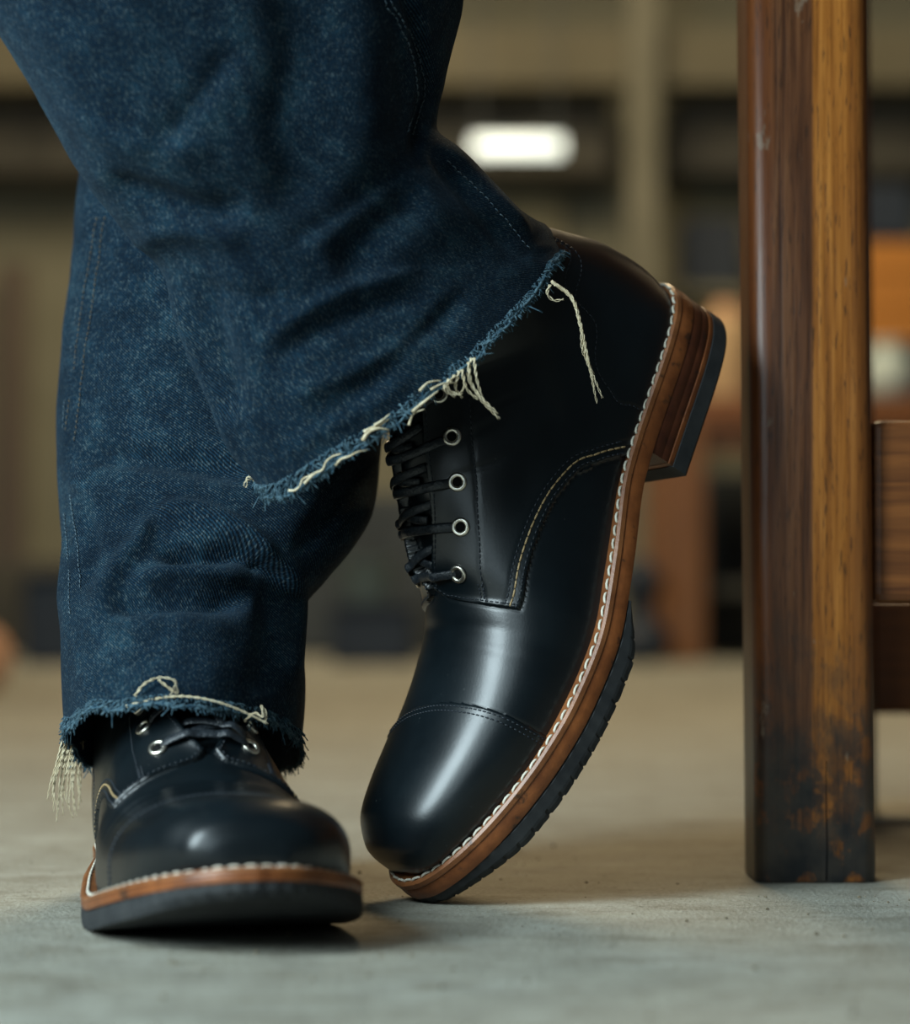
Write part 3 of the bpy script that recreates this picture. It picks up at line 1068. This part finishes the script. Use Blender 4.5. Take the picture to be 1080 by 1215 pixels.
    def fray(t, parent, base, count, seed, length=(.0018, .0046)):
        r = np.random.default_rng(seed)
        g = Geo()
        n, m = t.n, t.m
        for _ in range(count):
            j = int(r.integers(0, m))
            back = int(r.integers(0, 4))
            p = t.P[-1 - back, j] + (r.random() - .5) * .0015 * unit(t.P[-1, (j + 1) % m] - t.P[-1, j])
            out = unit(t.P[-1, j] - t.P[-7, j])
            nn = t.N[-1, j]
            ta = unit(t.P[-1, (j + 1) % m] - t.P[-1, j])
            ln = r.uniform(*length) * (1 + 1.2 * (r.random() < .08))
            c1 = out * r.uniform(.2, 1.0) + nn * r.uniform(-.2, .9) + ta * r.normal() * .9
            c2 = out * r.uniform(-.2, .9) + nn * r.uniform(-.5, .5) + ta * r.normal() * .9 + np.array([0, 0, -.4])
            k = 5
            u = np.linspace(0, 1, k)[:, None]
            pts = p + unit(c1) * ln * u * .6 + unit(c2) * ln * u**2 * .5
            V, Fc = tube_geo(pts - base, .00028, None, None, 3)
            g.add(V, Fc)
        # the rolled cut edge itself, lumpy
        q = t.P[-1]
        qq = np.concatenate([q, q[:2]])
        w = .0007
        for s_ in range(3):
            off = cloth_noise(2, m, (1, 150), .0009, seed + 20 + s_)[0]
            off2 = cloth_noise(2, m, (1, 170), .0009, seed + 30 + s_)[0]
            ed = t.P[-1] + t.N[-1] * (off + .0003)[:, None] + unit(t.P[-1] - t.P[-7]) * (off2)[:, None]
            V, Fc = tube_geo(np.concatenate([ed, ed[:2]]) - base, .00065, None, None, 5)
            g.add(V, Fc)
        o = g.build('frayed_hem', M['fray'], parent)
        o['kind'] = 'stuff'
        o['label'] = 'frayed blue cut edge'
        return o


def yarn(t, parent, base, pts, radius=.0005, strands=1, spread=2.0, lift=.002, seed=0, name='loose_thread', mat='cream', hang=0, label=None):
    """twisted loose yarn through pixels of the photograph, lying just off the cloth"""
    r = np.random.default_rng(seed)
    for k in range(strands):
        d0 = t.near(pts[0])[0][1]
        Q = []
        for i, p in enumerate(pts):
            w = i / max(1, len(pts) - 1)
            j = r.normal(size=2) * spread * (.3 + w)
            Q.append(at(p[0] + j[0], p[1] + j[1], d0 - lift - hang * w + r.normal() * .0006))
        n_ = 10 + 5 * len(pts)
        P = polyline(Q, n_)
        V1, F1 = [], []
        g = Geo()
        T = unit(np.gradient(P, axis=0))
        A = unit(np.cross(T, [0.2, 1, 0.1]))
        B = np.cross(T, A)
        c = np.concatenate([[0], np.cumsum(np.linalg.norm(np.diff(P, axis=0), axis=1))])
        for ply in (0, 1):
            a = c / .0035 * math.pi * 2 * .5 + ply * math.pi
            H_ = P + (np.cos(a)[:, None] * A + np.sin(a)[:, None] * B) * radius * .75
            g.add(*tube_geo(H_ - base, radius * .72, None, None, 5, taper=True))
        o = g.build(name, M[mat], parent)
        if label: o['label'] = label


# leg of the raised foot, in front
front = Trouser([
    ((-520, -1050, 1.20), (560, -1050, 1.32), .100, 0, 2.1),
    ((-450, -700, 1.20), (600, -700, 1.29), .096, 6, 2.1),
    ((-330, -420, 1.20), (600, -420, 1.27), .090, 10, 2.1),
    ((-150, -200, 1.20), (570, -200, 1.265), .086, 10, 2.1),
    ((0, 45, 1.20), (541, 20, 1.26), .080, 20, 2.1),
    ((60, 140, 1.205), (527, 90, 1.26), .076, 24, 2.1),
    ((103, 215, 1.21), (519, 150, 1.26), .072, 26, 2.1),
    ((150, 275, 1.215), (560, 196, 1.265), .068, 26, 2.1),
    ((190, 320, 1.215), (604, 236, 1.27), .066, 24, 2.1),
    ((217, 400, 1.215), (634, 256, 1.28), .064, 34, 2.1),
    ((262, 500, 1.215), (652, 268, 1.285), .062, 44, 2.15),
    ((309, 584, 1.215), (661, 283, 1.29), .062, 55, 2.2)], [
    ([(330, -80), (352, 60), (338, 150), (350, 220), (318, 285)], 40, 30, -4.5),
    ([(425, -80), (432, 100), (415, 230)], 34, 34, 5),
    ([(120, 208), (180, 232), (250, 250), (300, 246)], 15, 18, -5.5),
    ([(150, 285), (220, 275), (300, 285)], 16, 16, 3),
    ([(510, 225), (455, 265), (400, 330)], 26, 28, -6),
    ([(300, 412), (370, 365), (430, 337), (505, 322)], 9, 18, 3.0),
    ([(310, 440), (390, 388), (450, 362), (520, 352)], 20, 14, -3),
    ([(330, 480), (420, 440), (520, 400)], 16, 16, 3),
    ([(240, 335), (262, 420), (285, 500)], 20, 20, -4.5),
    ([(195, 325), (228, 420), (272, 510), (305, 575)], 9, 9, 3.2),
    ([(470, -40), (500, 50), (510, 110), (494, 150), (500, 215)], 7, 12, -4.5),
    ([(452, -40), (482, 50), (490, 110), (470, 190)], 9, 9, 2.0),
    ([(505, 150), (560, 205), (640, 292)], 9, 9, 3.0),
    ([(495, 165), (545, 222), (615, 300)], 9, 9, -3.0),
    ([(505, 170), (430, 232), (330, 300)], 12, 18, -2.6),
    ([(60, 120), (150, 168), (265, 178)], 14, 20, 2.2),
    ([(285, 50), (225, 135), (172, 192)], 12, 20, -2.4),
    ([(395, 478), (470, 425), (565, 335)], 10, 14, -2.2),
    ([(330, 545), (410, 500), (500, 440)], 10, 12, 1.6),
    ([(215, 330), (290, 352), (350, 350)], 10, 14, -2.2)], seed=3)
fl = front.build(person, PB)
fl['label'] = 'front trouser leg, hem tilted over the raised boot'
front.fray(fl, PB, 2600, 5)

# leg of the planted foot, behind
rear = Trouser([
    ((130, -950, 1.62), (620, -950, 1.62), .078, 0, 2.2),
    ((150, -420, 1.50), (560, -420, 1.50), .066, 0, 2.2),
    ((135, -100, 1.44), (520, -100, 1.44), .066, 0, 2.2),
    ((112, 150, 1.41), (440, 150, 1.41), .066, 0, 2.2),
    ((98, 225, 1.40), (438, 225, 1.40), .067, 4, 2.2),
    ((88, 310, 1.385), (444, 310, 1.385), .068, 8, 2.2),
    ((77, 400, 1.37), (448, 400, 1.37), .070, 10, 2.2),
    ((70, 500, 1.35), (449, 500, 1.35), .072, 8, 2.2),
    ((69, 560, 1.335), (446, 560, 1.335), .074, 4, 2.2),
    ((70, 610, 1.325), (440, 606, 1.32), .076, 0, 2.2),
    ((71, 650, 1.315), (420, 645, 1.31), .078, -6, 2.2),
    ((72, 690, 1.305), (384, 690, 1.30), .080, -14, 2.2),
    ((74, 722, 1.30), (360, 722, 1.295), .081, -22, 2.2),
    ((77, 770, 1.287), (359, 770, 1.287), .087, -34, 2.2),
    ((80, 830, 1.28), (358, 825, 1.28), .093, -44, 2.2),
    ((84, 890, 1.275), (352, 884, 1.275), .098, -60, 2.2)], [
    ([(72, 538), (130, 536), (200, 542), (310, 562)], 12, 17, -8.5),
    ([(72, 565), (115, 585), (172, 608)], 10, 10, 3.5),
    ([(180, 606), (172, 640), (148, 675), (112, 735)], 10, 14, 7),
    ([(175, 608), (235, 612), (290, 635), (338, 680)], 10, 15, 7.5),
    ([(180, 660), (235, 655), (290, 655), (340, 698)], 9, 13, -11),
    ([(150, 695), (215, 682), (300, 690)], 10, 11, 5.5),
    ([(115, 722), (200, 712), (300, 715)], 9, 12, -7.5),
    ([(110, 760), (190, 742), (290, 750)], 14, 14, 2.0),
    ([(96, 600), (112, 645), (100, 700)], 9, 9, -3.5),
    ([(335, 650), (350, 720), (342, 820)], 14, 8, 3.5),
    ([(320, 690), (318, 760), (310, 830)], 16, 16, -4),
    ([(440, 540), (400, 600), (345, 668)], 14, 14, -4),
    ([(150, 330), (200, 380), (250, 470)], 20, 20, -2.5)], seed=9)
rl = rear.build(person, PB)
rl['label'] = 'straight trouser leg behind, falling over the planted boot'
rear.fray(rl, PB, 2200, 8)


def seam(t, parent, lines, mat, pitch=.0034, length=.0024, w=.0004, name='seam_stitching'):
    for pts in lines:
        g = Geo()
        Q = polyline([t.near(p)[0] for p in polyline(pts, 16)], 300)
        c = np.concatenate([[0], np.cumsum(np.linalg.norm(np.diff(Q, axis=0), axis=1))])
        for k in range(int(c[-1] / pitch)):
            q = np.clip((k + .5) * pitch + np.array([-.5, 0, .5]) * length, 0, c[-1])
            p = np.stack([np.interp(q, c, Q[:, i]) for i in range(3)], 1)
            nn = t.near(proj(p[1]))[1]
            p = p + nn * np.array([.0004, .0009, .0004])[:, None]
            g.add(*tube_geo(p - PB, w, w * .8, np.repeat(nn[None], 3, 0), 5))
        g.build(name, M[mat], parent)


seam(rear, rl, [[(116, 255), (102, 340), (88, 440), (78, 520)], [(126, 255), (113, 340), (99, 440), (88, 530)]], 'thread_seam', w=.00022, pitch=.0030, length=.0020)
seam(rear, rl, [[(108, 255), (95, 340), (82, 440), (74, 520)], [(84, 590), (92, 640), (96, 700)], [(76, 600), (82, 660), (84, 730)]], 'thread_indigo', w=.0003)
seam(front, fl, [[(462, 0), (492, 55), (503, 105), (490, 160)], [(455, 0), (484, 55), (494, 105), (482, 160)], [(530, 190), (580, 240), (632, 300)]], 'thread_indigo', w=.00028)

# raw white yarns hanging from the hems
for k in range(5):
    yarn(front, fl, PB, [(655 + k, 334 + k), (676, 352), (689, 385), (698 - k, 420), (701, 448 - 4 * k), (712 - 2 * k, 478 - 8 * k)], .00055, 1, 2.0, .004, 40 + k, hang=-.004)
yarn(front, fl, PB, [(653, 338), (650, 348), (657, 356), (669, 356)], .0006, 1, .5, .004, 50)
for k, p in enumerate(([(560, 425), (556, 445), (568, 470), (592, 497)], [(556, 430), (560, 455), (580, 482), (588, 492)], [(563, 425), (566, 450), (572, 472)], [(548, 438), (555, 462), (566, 474)], [(545, 440), (541, 462), (550, 472)], [(540, 445), (532, 460), (545, 468), (552, 456)], [(533, 450), (528, 462), (540, 470)])):
    yarn(front, fl, PB, p, .00055, 1, .8, .0035, 60 + k)
def hem_yarn(t, parent, base, p0, p1, radius, seed, up=0.0, wander=.0018):
    """raw yarn lying along the cut edge between two places"""
    q = proj(t.P[-1])
    near = np.sin(t.ph) > -.1
    j0, j1 = (int(np.argmin(np.where(near, np.linalg.norm(q - np.array(p), axis=1), 1e9))) for p in (p0, p1))
    step = 3 if j1 > j0 else -3
    j = np.arange(j0, j1, step)
    r = np.random.default_rng(seed)
    k = len(j)
    out = unit(t.P[-1, j] - t.P[-7, j])
    w1, w2 = (np.convolve(r.normal(size=k + 8), np.ones(5) / 5, 'same')[4:-4] * wander * 2 for _ in range(2))
    P = t.P[-1, j] + t.N[-1, j] * (.0016 + np.abs(w1))[:, None] + out * (w2 - up)[:, None]
    P = polyline(P, k * 4)
    link_mesh('loose_thread', *[(lambda V, Fc: (V - base, Fc))(*tube_geo(P, radius, None, None, 6, taper=True))][0], M['cream'], parent)


for k, (p0, p1, ra, up) in enumerate((((346, 577), (384, 556), .0006, .0005), ((362, 568), (412, 538), .0007, .001), ((396, 548), (436, 522), .0006, .0), ((432, 524), (462, 503), .0010, .0015), ((434, 520), (470, 497), .0009, .003), ((448, 512), (476, 494), .0007, .0042), ((476, 496), (508, 476), .0006, .0), ((488, 486), (530, 464), .0009, .002), ((505, 478), (536, 457), .0007, .0036), ((515, 474), (544, 450), .0006, .001))):
    hem_yarn(front, fl, PB, p0, p1, ra, 300 + k, up)
yarn(front, fl, PB, [(308, 578), (301, 568), (294, 568), (291, 578)], .0009, 1, .3, .003, 85)
for k in range(16):
    x0 = 70 + 1.6 * k
    yarn(rear, rl, PB, [(x0 + 4, 880), (x0 - 3 + .3 * k, 905), (x0 - 12 + .9 * k, 932), (x0 - 16 + 1.1 * k + (k % 3) * 3, 945 + (k * 37 % 30))], .00042, 1, 1.5, .0015 + .0006 * (k % 4), 100 + k)
yarn(rear, rl, PB, [(100, 878), (97, 890), (101, 900)], .0005, 1, .5, .002, 120)
yarn(rear, rl, PB, [(160, 826), (172, 811), (192, 804), (208, 809), (203, 826)], .0005, 1, .4, .003, 121)
yarn(rear, rl, PB, [(188, 806), (198, 815), (210, 822), (208, 808)], .0005, 1, .4, .003, 122)
yarn(rear, rl, PB, [(150, 838), (185, 829), (215, 826), (255, 832), (300, 850), (318, 858)], .0005, 1, .4, .002, 123)
yarn(rear, rl, PB, [(290, 856), (303, 846), (312, 850), (310, 838), (317, 848), (314, 858)], .0005, 1, .4, .003, 124)

# ------------------------------------------------------------------ table
tb = thing('wooden_table', 'worn wooden table with a scuffed, blackened front leg and side rail', 'table', (.178, 1.37, 0))
TB = (.178, 1.37, 0)


def table_leg(cx, cy, lean=0.0):
    bm = bmesh.new()
    w, dpt, hgt = .0600, .058, .70
    box(bm, -w / 2, w / 2, -dpt / 2, dpt / 2, 0, hgt, 0)
    ed = [e for e in bm.edges if abs(e.verts[0].co.z - e.verts[1].co.z) > .5]
    bmesh.ops.bevel(bm, geom=ed, offset=.0085, segments=7, affect='EDGES', profile=.5)
    bt = [e for e in bm.edges if e.verts[0].co.z < .001 and e.verts[1].co.z < .001]
    bmesh.ops.bevel(bm, geom=bt, offset=.0014, segments=2, affect='EDGES', profile=.5)
    for v in bm.verts: v.co.x += lean * v.co.z
    return bm_obj('leg', bm, M['leg'], tb, (cx - TB[0], cy - TB[1], 0), True)


lead = table_leg(.1778, 1.370, -.0095)
lead['label'] = 'scuffed front leg, black with grime at the foot'
me = lead.data
for p in me.polygons: p.use_smooth = True
for (cx, cy) in ((.80, 1.37), (.245, 1.80), (.74, 1.80)):
    o = lead.copy()
    COL.objects.link(o)
    o.parent = tb
    o.location = (cx - TB[0], cy - TB[1], 0)
    if 'label' in o: del o['label']
# drying crack up the foot of the front leg
g = Geo()
ck = polyline([(.1823, 1.3410, .0015), (.1825, 1.3409, .02), (.1821, 1.3409, .038), (.1822, 1.3409, .060)], 14)
V, Fc = tube_geo(ck - np.array(TB) - np.array([-.0002, 0, 0]), .00045, .0003, np.repeat(np.array([[0, -1., 0]]), 14, 0), 6, taper=True)
cr = link_mesh('drying_crack', V - np.array([lead.location]), Fc, M['hole'], lead)
box_obj('rail', M['rail'], .2070, .772, 1.353, 1.381, .138, .2283, tb, .004, TB)
box_obj('rail', M['rail'], .272, .712, 1.79, 1.815, .065, .140, tb, .004, TB)
box_obj('rail', M['rail'], .2070, .772, 1.356, 1.384, .60, .70, tb, .004, TB)
box_obj('tabletop', M['rail'], .12, .86, 1.32, 1.86, .70, .735, tb, .005, TB)

# ------------------------------------------------------------------ setting and the workshop behind
me = bpy.data.meshes.new('floor')
bm = bmesh.new()
box(bm, -5, 5, -.5, 9.2, -.1, 0, 0)
fl_o = bm_obj('floor', bm, M['concrete'])
fl_o['kind'] = 'structure'


def struct(name, mat, x0, x1, y0, y1, z0, z1, bevel=.0):
    o = box_obj(name, mat, x0, x1, y0, y1, z0, z1, None, bevel)
    o['kind'] = 'structure'
    return o


P = {
    'wall': simple('olive_plaster', (0.17, 0.158, 0.108), (0.22, 0.205, 0.145), 3, 0.85),
    'beam': simple('painted_beam', (0.100, 0.085, 0.050), (0.135, 0.116, 0.072), 4, 0.7),
    'post': simple('painted_post', (0.125, 0.115, 0.078), (0.165, 0.15, 0.105), 4, 0.7),
    'darkwood': simple('dark_cabinet', (0.040, 0.036, 0.027), (0.065, 0.058, 0.043), 6, 0.7),
    'panel': simple('olive_panel', (0.15, 0.135, 0.085), (0.20, 0.18, 0.115), 5, 0.8),
    'navy': simple('navy_case', (0.008, 0.013, 0.024), (0.014, 0.022, 0.036), 8, 0.6),
    'grey': simple('grey_steel', (0.020, 0.024, 0.026), (0.035, 0.040, 0.042), 8, 0.55),
    'bench': plank_wood('bench_wood', (0.13, 0.042, 0.012), (0.23, 0.085, 0.022), 'x'),
    'crate': plank_wood('crate_wood', (0.36, 0.13, 0.020), (0.52, 0.21, 0.035), 'x'),
    'tan': simple('tan_hide', (0.40, 0.26, 0.13), (0.55, 0.37, 0.20), 8, 0.7),
    'peach': simple('pale_leather', (0.42, 0.22, 0.12), (0.52, 0.28, 0.16), 8, 0.7),
    'enamel': simple('pale_enamel', (0.42, 0.48, 0.44), (0.50, 0.56, 0.50), 8, 0.35),
}
lamp_m = Mat('lamp_tube', (1, 1, 1), .5)
lamp_m.b.inputs['Emission Color'].default_value = (0.93, 1.0, 0.86, 1)
lamp_m.b.inputs['Emission Strength'].default_value = 1.7


def X(px, d): return (px - 540) / F * d
def Z(py, d): return H + (HY - py) / F * d


struct('wall_back', P['wall'], -5, 5, 9.0, 9.2, 0, 3.2)
struct('trim_1', P['beam'], -4.5, 4.5, 8.35, 8.6, Z(104, 8.4), Z(38, 8.4))
struct('trim_2', P['post'], X(743, 8.3), X(778, 8.3), 8.20, 8.34, 0, 2.1)
struct('trim_3', P['panel'], X(600, 8.9), X(668, 8.9), 8.9, 8.98, 0, Z(205, 8.9))
struct('trim_4', P['panel'], X(800, 8.9), X(905, 8.9), 8.9, 8.98, .3, Z(205, 8.9))


def base_of(x0, x1, y0, y1, z0): return ((x0 + x1) / 2, (y0 + y1) / 2, z0)


def cupboard(name, label, cat, mat, px0, px1, d, depth, z0, z1, doors, group=None):
    x0, x1 = X(px0, d), X(px1, d)
    b0 = base_of(x0, x1, d, d + depth, z0)
    t = thing(name, label, cat, b0, group)
    box_obj('body', mat, x0, x1, d + .02, d + depth, z0, z1, t, .004, b0)
    w = (x1 - x0) / doors
    for k in range(doors):
        a, c = x0 + w * k + .006, x0 + w * (k + 1) - .006
        dr = box_obj('door', mat, a, c, d, d + .019, z0 + .012, z1 - .012, t, .003, b0)
        hx = c - .03 if k % 2 == 0 else a + .03
        box_obj('handle', P['grey'], hx - .006, hx + .006, d - .02, d + .001, (z0 + z1) / 2 - .04, (z0 + z1) / 2 + .04, dr, .002, b0)
    return t


# dark wall cabinets under the beam
cupboard('wall_cabinet', 'dark wall cabinet under the beam, left of the trousers', 'cabinet', P['darkwood'], -60, 160, 8.62, .36, Z(205, 8.6), Z(112, 8.6), 2, 'dark wall cabinets')
cupboard('wall_cabinet', 'dark wall cabinet behind the glowing lamp', 'cabinet', P['darkwood'], 470, 726, 8.62, .36, Z(205, 8.6), Z(112, 8.6), 2, 'dark wall cabinets')
cupboard('wall_cabinet', 'dark wall cabinet right of the pale post', 'cabinet', P['darkwood'], 798, 1130, 8.62, .36, Z(205, 8.6), Z(112, 8.6), 3, 'dark wall cabinets')
# floor cupboards along the wall
cupboard('floor_cupboard', 'dark grey cupboard on the floor left of the trousers', 'cupboard', P['darkwood'], -80, 110, 7.4, .5, 0, Z(665, 7.4), 2)
cupboard('floor_cupboard', 'grey steel cupboard on the floor between the two boots', 'cupboard', P['grey'], 330, 560, 7.2, .5, 0, Z(585, 7.2), 2)
cupboard('floor_cupboard', 'grey steel cupboard under the workbench behind the table leg', 'cupboard', P['grey'], 838, 1120, 7.15, .45, 0, Z(560, 7.15), 3)

# lamp hung from the beam
ld = 8.0
b0 = (X(614, ld), ld, Z(172, ld))
lm = thing('strip_lamp', 'glowing white strip lamp hanging above the raised boot', 'lamp', b0)
box_obj('lamp_housing', P['grey'], X(553, ld), X(675, ld), ld - .03, ld + .05, Z(165, ld), Z(158, ld), lm, .004, b0)
bm = bmesh.new()
bmesh.ops.create_cone(bm, cap_ends=True, segments=20, radius1=.027, radius2=.027, depth=X(668, ld) - X(562, ld))
tb_ = bm_obj('lamp_tube', bm, lamp_m.m, lm, (0, -.01, -.004), True)
tb_.rotation_euler = (0, math.pi / 2, 0)
for px in (570, 658):
    box_obj('hanger', P['grey'], X(px, ld) - .004, X(px, ld) + .004, ld + .005, ld + .015, Z(159, ld), 2.4, lm, .001, b0)
struct('trim_5', P['darkwood'], -4.5, 4.5, 7.9, 8.12, 2.4, 2.6)

# workbench with its clutter
bd = 6.4
zt, zb = Z(470, bd), Z(520, bd)
b0 = (X(940, bd), bd + .3, 0)
wb = thing('workbench', 'reddish-brown wooden workbench far behind the table leg', 'workbench', b0)
box_obj('bench_top', P['bench'], X(806, bd), X(1300, bd), bd, bd + .62, zb + .03, zt, wb, .005, b0)
box_obj('apron', P['bench'], X(822, bd), X(1290, bd), bd + .03, bd + .06, zb - .03, zb + .03, wb, .004, b0)
for px in (786, 1240):
    for dy in (.0, .5):
        legb = plank_wood('bench_leg_wood', (0.13, 0.048, 0.013), (0.22, 0.088, 0.024), 'z') if px == 786 and dy == 0 else bpy.data.materials['bench_leg_wood']
        box_obj('leg', legb, X(px, bd), X(px, bd) + .1, bd + dy, bd + dy + .1, 0, zb + .03, wb, .005, b0)
box_obj('lower_shelf', P['darkwood'], X(838, bd), X(1240, bd), bd + .1, bd + .55, .16, .19, wb, .003, b0)

# things on the bench
def crate(label, mat, px0, px1, d, depth, z0, z1, slats):
    x0, x1 = X(px0, d), X(px1, d)
    b0 = base_of(x0, x1, d, d + depth, z0)
    t = thing('wooden_crate', label, 'crate', b0)
    h = (z1 - z0) / slats
    for k in range(slats):
        box_obj('slat', mat, x0, x1, d, d + .014, z0 + k * h, z0 + (k + 1) * h - .008, t, .002, b0)
        box_obj('slat', mat, x0, x1, d + depth - .014, d + depth, z0 + k * h, z0 + (k + 1) * h - .008, t, .002, b0)
    box_obj('side_panel', mat, x0, x0 + .014, d + .015, d + depth - .015, z0, z1 - .008, t, .002, b0)
    box_obj('side_panel', mat, x1 - .014, x1, d + .015, d + depth - .015, z0, z1 - .008, t, .002, b0)
    box_obj('bottom_panel', mat, x0 + .014, x1 - .014, d + .015, d + depth - .015, z0, z0 + .012, t, .002, b0)
    return t


dk = 6.75
riser = thing('tool_chest', 'dark blue tool chest on the workbench right of the table leg', 'chest', base_of(X(985, dk), X(1200, dk), dk, dk + .25, zt))
b0 = riser.location
box_obj('body', P['navy'], X(985, dk), X(1200, dk), dk, dk + .25, zt, Z(405, dk) - .012, riser, .005, b0)
box_obj('lid', P['navy'], X(983, dk), X(1202, dk), dk - .005, dk + .255, Z(405, dk) - .010, Z(405, dk), riser, .003, b0)
crate('orange-brown wooden crate on top of the dark blue chest', P['crate'], 990, 1190, dk, .22, Z(405, dk), Z(284, dk), 3)
cs = box_obj('carrying_case', P['navy'], -.075, .075, -.1, .1, 0, .14, None, .01)
cs.location = (X(1052, dk), dk + .12, Z(284, dk))
tag(cs, 'small dark case standing on the orange-brown crate', 'case')
j = lathe('enamel_jar', P['enamel'], [(.0, 0), (.040, 0), (.062, .02), (.068, .06), (.060, .095), (.040, .115), (.038, .13), (.045, .135), (.044, .14), (.0, .142)], None, (X(1056, 6.52), 6.55, zt))
tag(j, 'round pale enamel jar on the workbench in front of the chest', 'jar')
rl_ = thing('hide_roll', 'rolled tan leather hide standing on the bench behind the boot heel', 'hide', (X(862, 6.7), 6.7, zt))
lathe('hide', P['tan'], [(.0, 0), (.060, 0), (.066, .01), (.062, .12), (.066, .20), (.060, .215), (.052, .212), (.046, .19), (.0, .185)], rl_)
lathe('inner_turn', P['peach'], [(.0, .15), (.030, .15), (.034, .24), (.026, .25), (.020, .24), (.0, .23)], rl_)
# wall shelf with the dark case
sd_ = 8.5
b0 = (X(845, sd_), sd_ + .2, Z(345, sd_))
sh = thing('wall_shelf', 'olive wall shelf carrying the dark square case', 'shelf', b0)
box_obj('board', P['panel'], X(790, sd_), X(1120, sd_), sd_, sd_ + .38, Z(352, sd_), Z(341, sd_), sh, .003, b0)
for px in (800, 1080):
    box_obj('bracket', P['grey'], X(px, sd_), X(px, sd_) + .03, sd_ + .05, sd_ + .38, Z(375, sd_), Z(352, sd_), sh, .003, b0)
cc_ = thing('carrying_case', 'dark navy square case on the wall shelf left of the table leg', 'case', (X(846, sd_), sd_ + .15, Z(341, sd_)))
b0 = cc_.location
box_obj('body', P['navy'], X(812, sd_), X(885, sd_), sd_ + .05, sd_ + .28, Z(341, sd_), Z(256, sd_), cc_, .01, b0)
box_obj('handle', P['darkwood'], X(835, sd_), X(862, sd_), sd_ + .14, sd_ + .17, Z(256, sd_) - .001, Z(248, sd_), cc_, .004, b0)

# low clutter on the floor
bx = thing('storage_crate', 'dark navy storage crate on the floor between the boots', 'crate', (X(440, 6.1), 6.3, 0))
b0 = bx.location
box_obj('body', P['navy'], X(392, 6.1), X(492, 6.1), 6.1, 6.5, 0, Z(722, 6.1), bx, .012, b0)
box_obj('rim', P['navy'], X(388, 6.1), X(496, 6.1), 6.09, 6.51, Z(722, 6.1) - .0, Z(716, 6.1), bx, .006, b0)
bk = thing('steel_bucket', 'grey-green bucket standing on the navy storage crate', 'bucket', (X(436, 6.3), 6.3, Z(716, 6.1)))
lathe('bucket_body', simple('grey_green_pail', (0.11, 0.14, 0.125), (0.15, 0.18, 0.16), 6, .5), [(.0, 0), (.052, 0), (.055, .01), (.066, .095), (.070, .10), (.066, .10), (.050, .012), (.0, .01)], bk)
g = Geo()
aa = np.linspace(0, math.pi, 16)
g.add(*tube_geo(np.stack([.066 * np.cos(aa), 0 * aa, .095 + .045 * np.sin(aa)], 1), .003))
g.build('handle', P['grey'], bk)
sk = thing('canvas_sack', 'slumped dark sack on the floor beside the far bench leg', 'sack', (X(762, 6.2), 6.25, 0))
V, Fc = [], []
for i in range(17):
    u = i / 16
    r_ = (.05 + .02 * math.sin(u * 9)) * (1 - u**5 * .7) * min(1, .55 + u * 5)
    for k in range(24):
        a = 2 * math.pi * k / 24
        V.append((r_ * math.cos(a) * (1 + .06 * math.sin(3 * a + 5 * u)), r_ * math.sin(a), u * .24))
lk = link_mesh('sack_body', V, grid_faces(17, 24, True) + [tuple(range(24))[::-1], tuple(16 * 24 + k for k in range(24))], P['navy'], sk)
lathe('tie', P['bench'], [(.020, .205), (.032, .207), (.034, .214), (.030, .220), (.020, .222)], sk)
nb = thing('storage_crate', 'dark storage crate on the floor at the left behind the trousers', 'crate', (X(55, 6.1), 6.3, 0))
b0 = nb.location
box_obj('body', P['navy'], X(26, 6.1), X(96, 6.1), 6.1, 6.5, 0, Z(686, 6.1), nb, .012, b0)
box_obj('rim', P['navy'], X(22, 6.1), X(100, 6.1), 6.09, 6.51, Z(686, 6.1), Z(680, 6.1), nb, .006, b0)
hd = thing('hide_roll', 'pinkish leather roll lying on the floor at the left edge', 'hide', (X(-62, 4.2), 4.2, 0.055))
r1 = lathe('hide', P['peach'], [(.0, -.16), (.045, -.16), (.055, -.14), (.052, 0), (.055, .14), (.045, .16), (.0, .16)], hd)
r1.rotation_euler = (math.pi / 2, 0, .5)
r2 = lathe('strap', P['bench'], [(.050, -.02), (.0575, -.018), (.0575, .018), (.050, .02)], hd)
r2.rotation_euler = (math.pi / 2, 0, .5)
pl = thing('leaning_planks', 'brown plank leaning against the far wall at the left edge', 'plank', (X(0, 8.6), 8.75, 0))
bm = bmesh.new()
box(bm, -.05, .05, -.012, .012, 0, 1.25, .003)
o = bm_obj('plank', bm, plank_wood('dark_plank_wood', (0.05, 0.03, 0.015), (0.09, 0.055, 0.028), 'z'), pl)
o.rotation_euler = (-.10, 0, 0)

# grit on the concrete
g = Geo()
r = np.random.default_rng(77)
for k in range(420):
    x, y = r.uniform(-.28, .30), r.uniform(.88, 2.0)
    if y > 1.30 and x > .12: continue
    q = .0004 + .0009 * r.random()**3
    n_ = 6
    V, Fc = [], []
    for i, (rr, zz) in enumerate(((.7, 0), (1, .5), (.5, 1.1))):
        for j in range(n_):
            a = 2 * math.pi * j / n_ + i
            V.append((x + q * rr * math.cos(a) * r.uniform(.7, 1.2), y + q * rr * math.sin(a) * r.uniform(.7, 1.2), q * zz))
    Fc = grid_faces(3, n_, True) + [tuple(2 * n_ + j for j in range(n_))]
    g.add(V, Fc)
go = g.build('floor_grit', simple('grit', (0.05, 0.035, 0.02), (0.30, 0.25, 0.17), 40, 0.9), None, False)
tag(go, 'fine dark grit scattered on the concrete floor around the boots', 'grit', None, 'stuff')
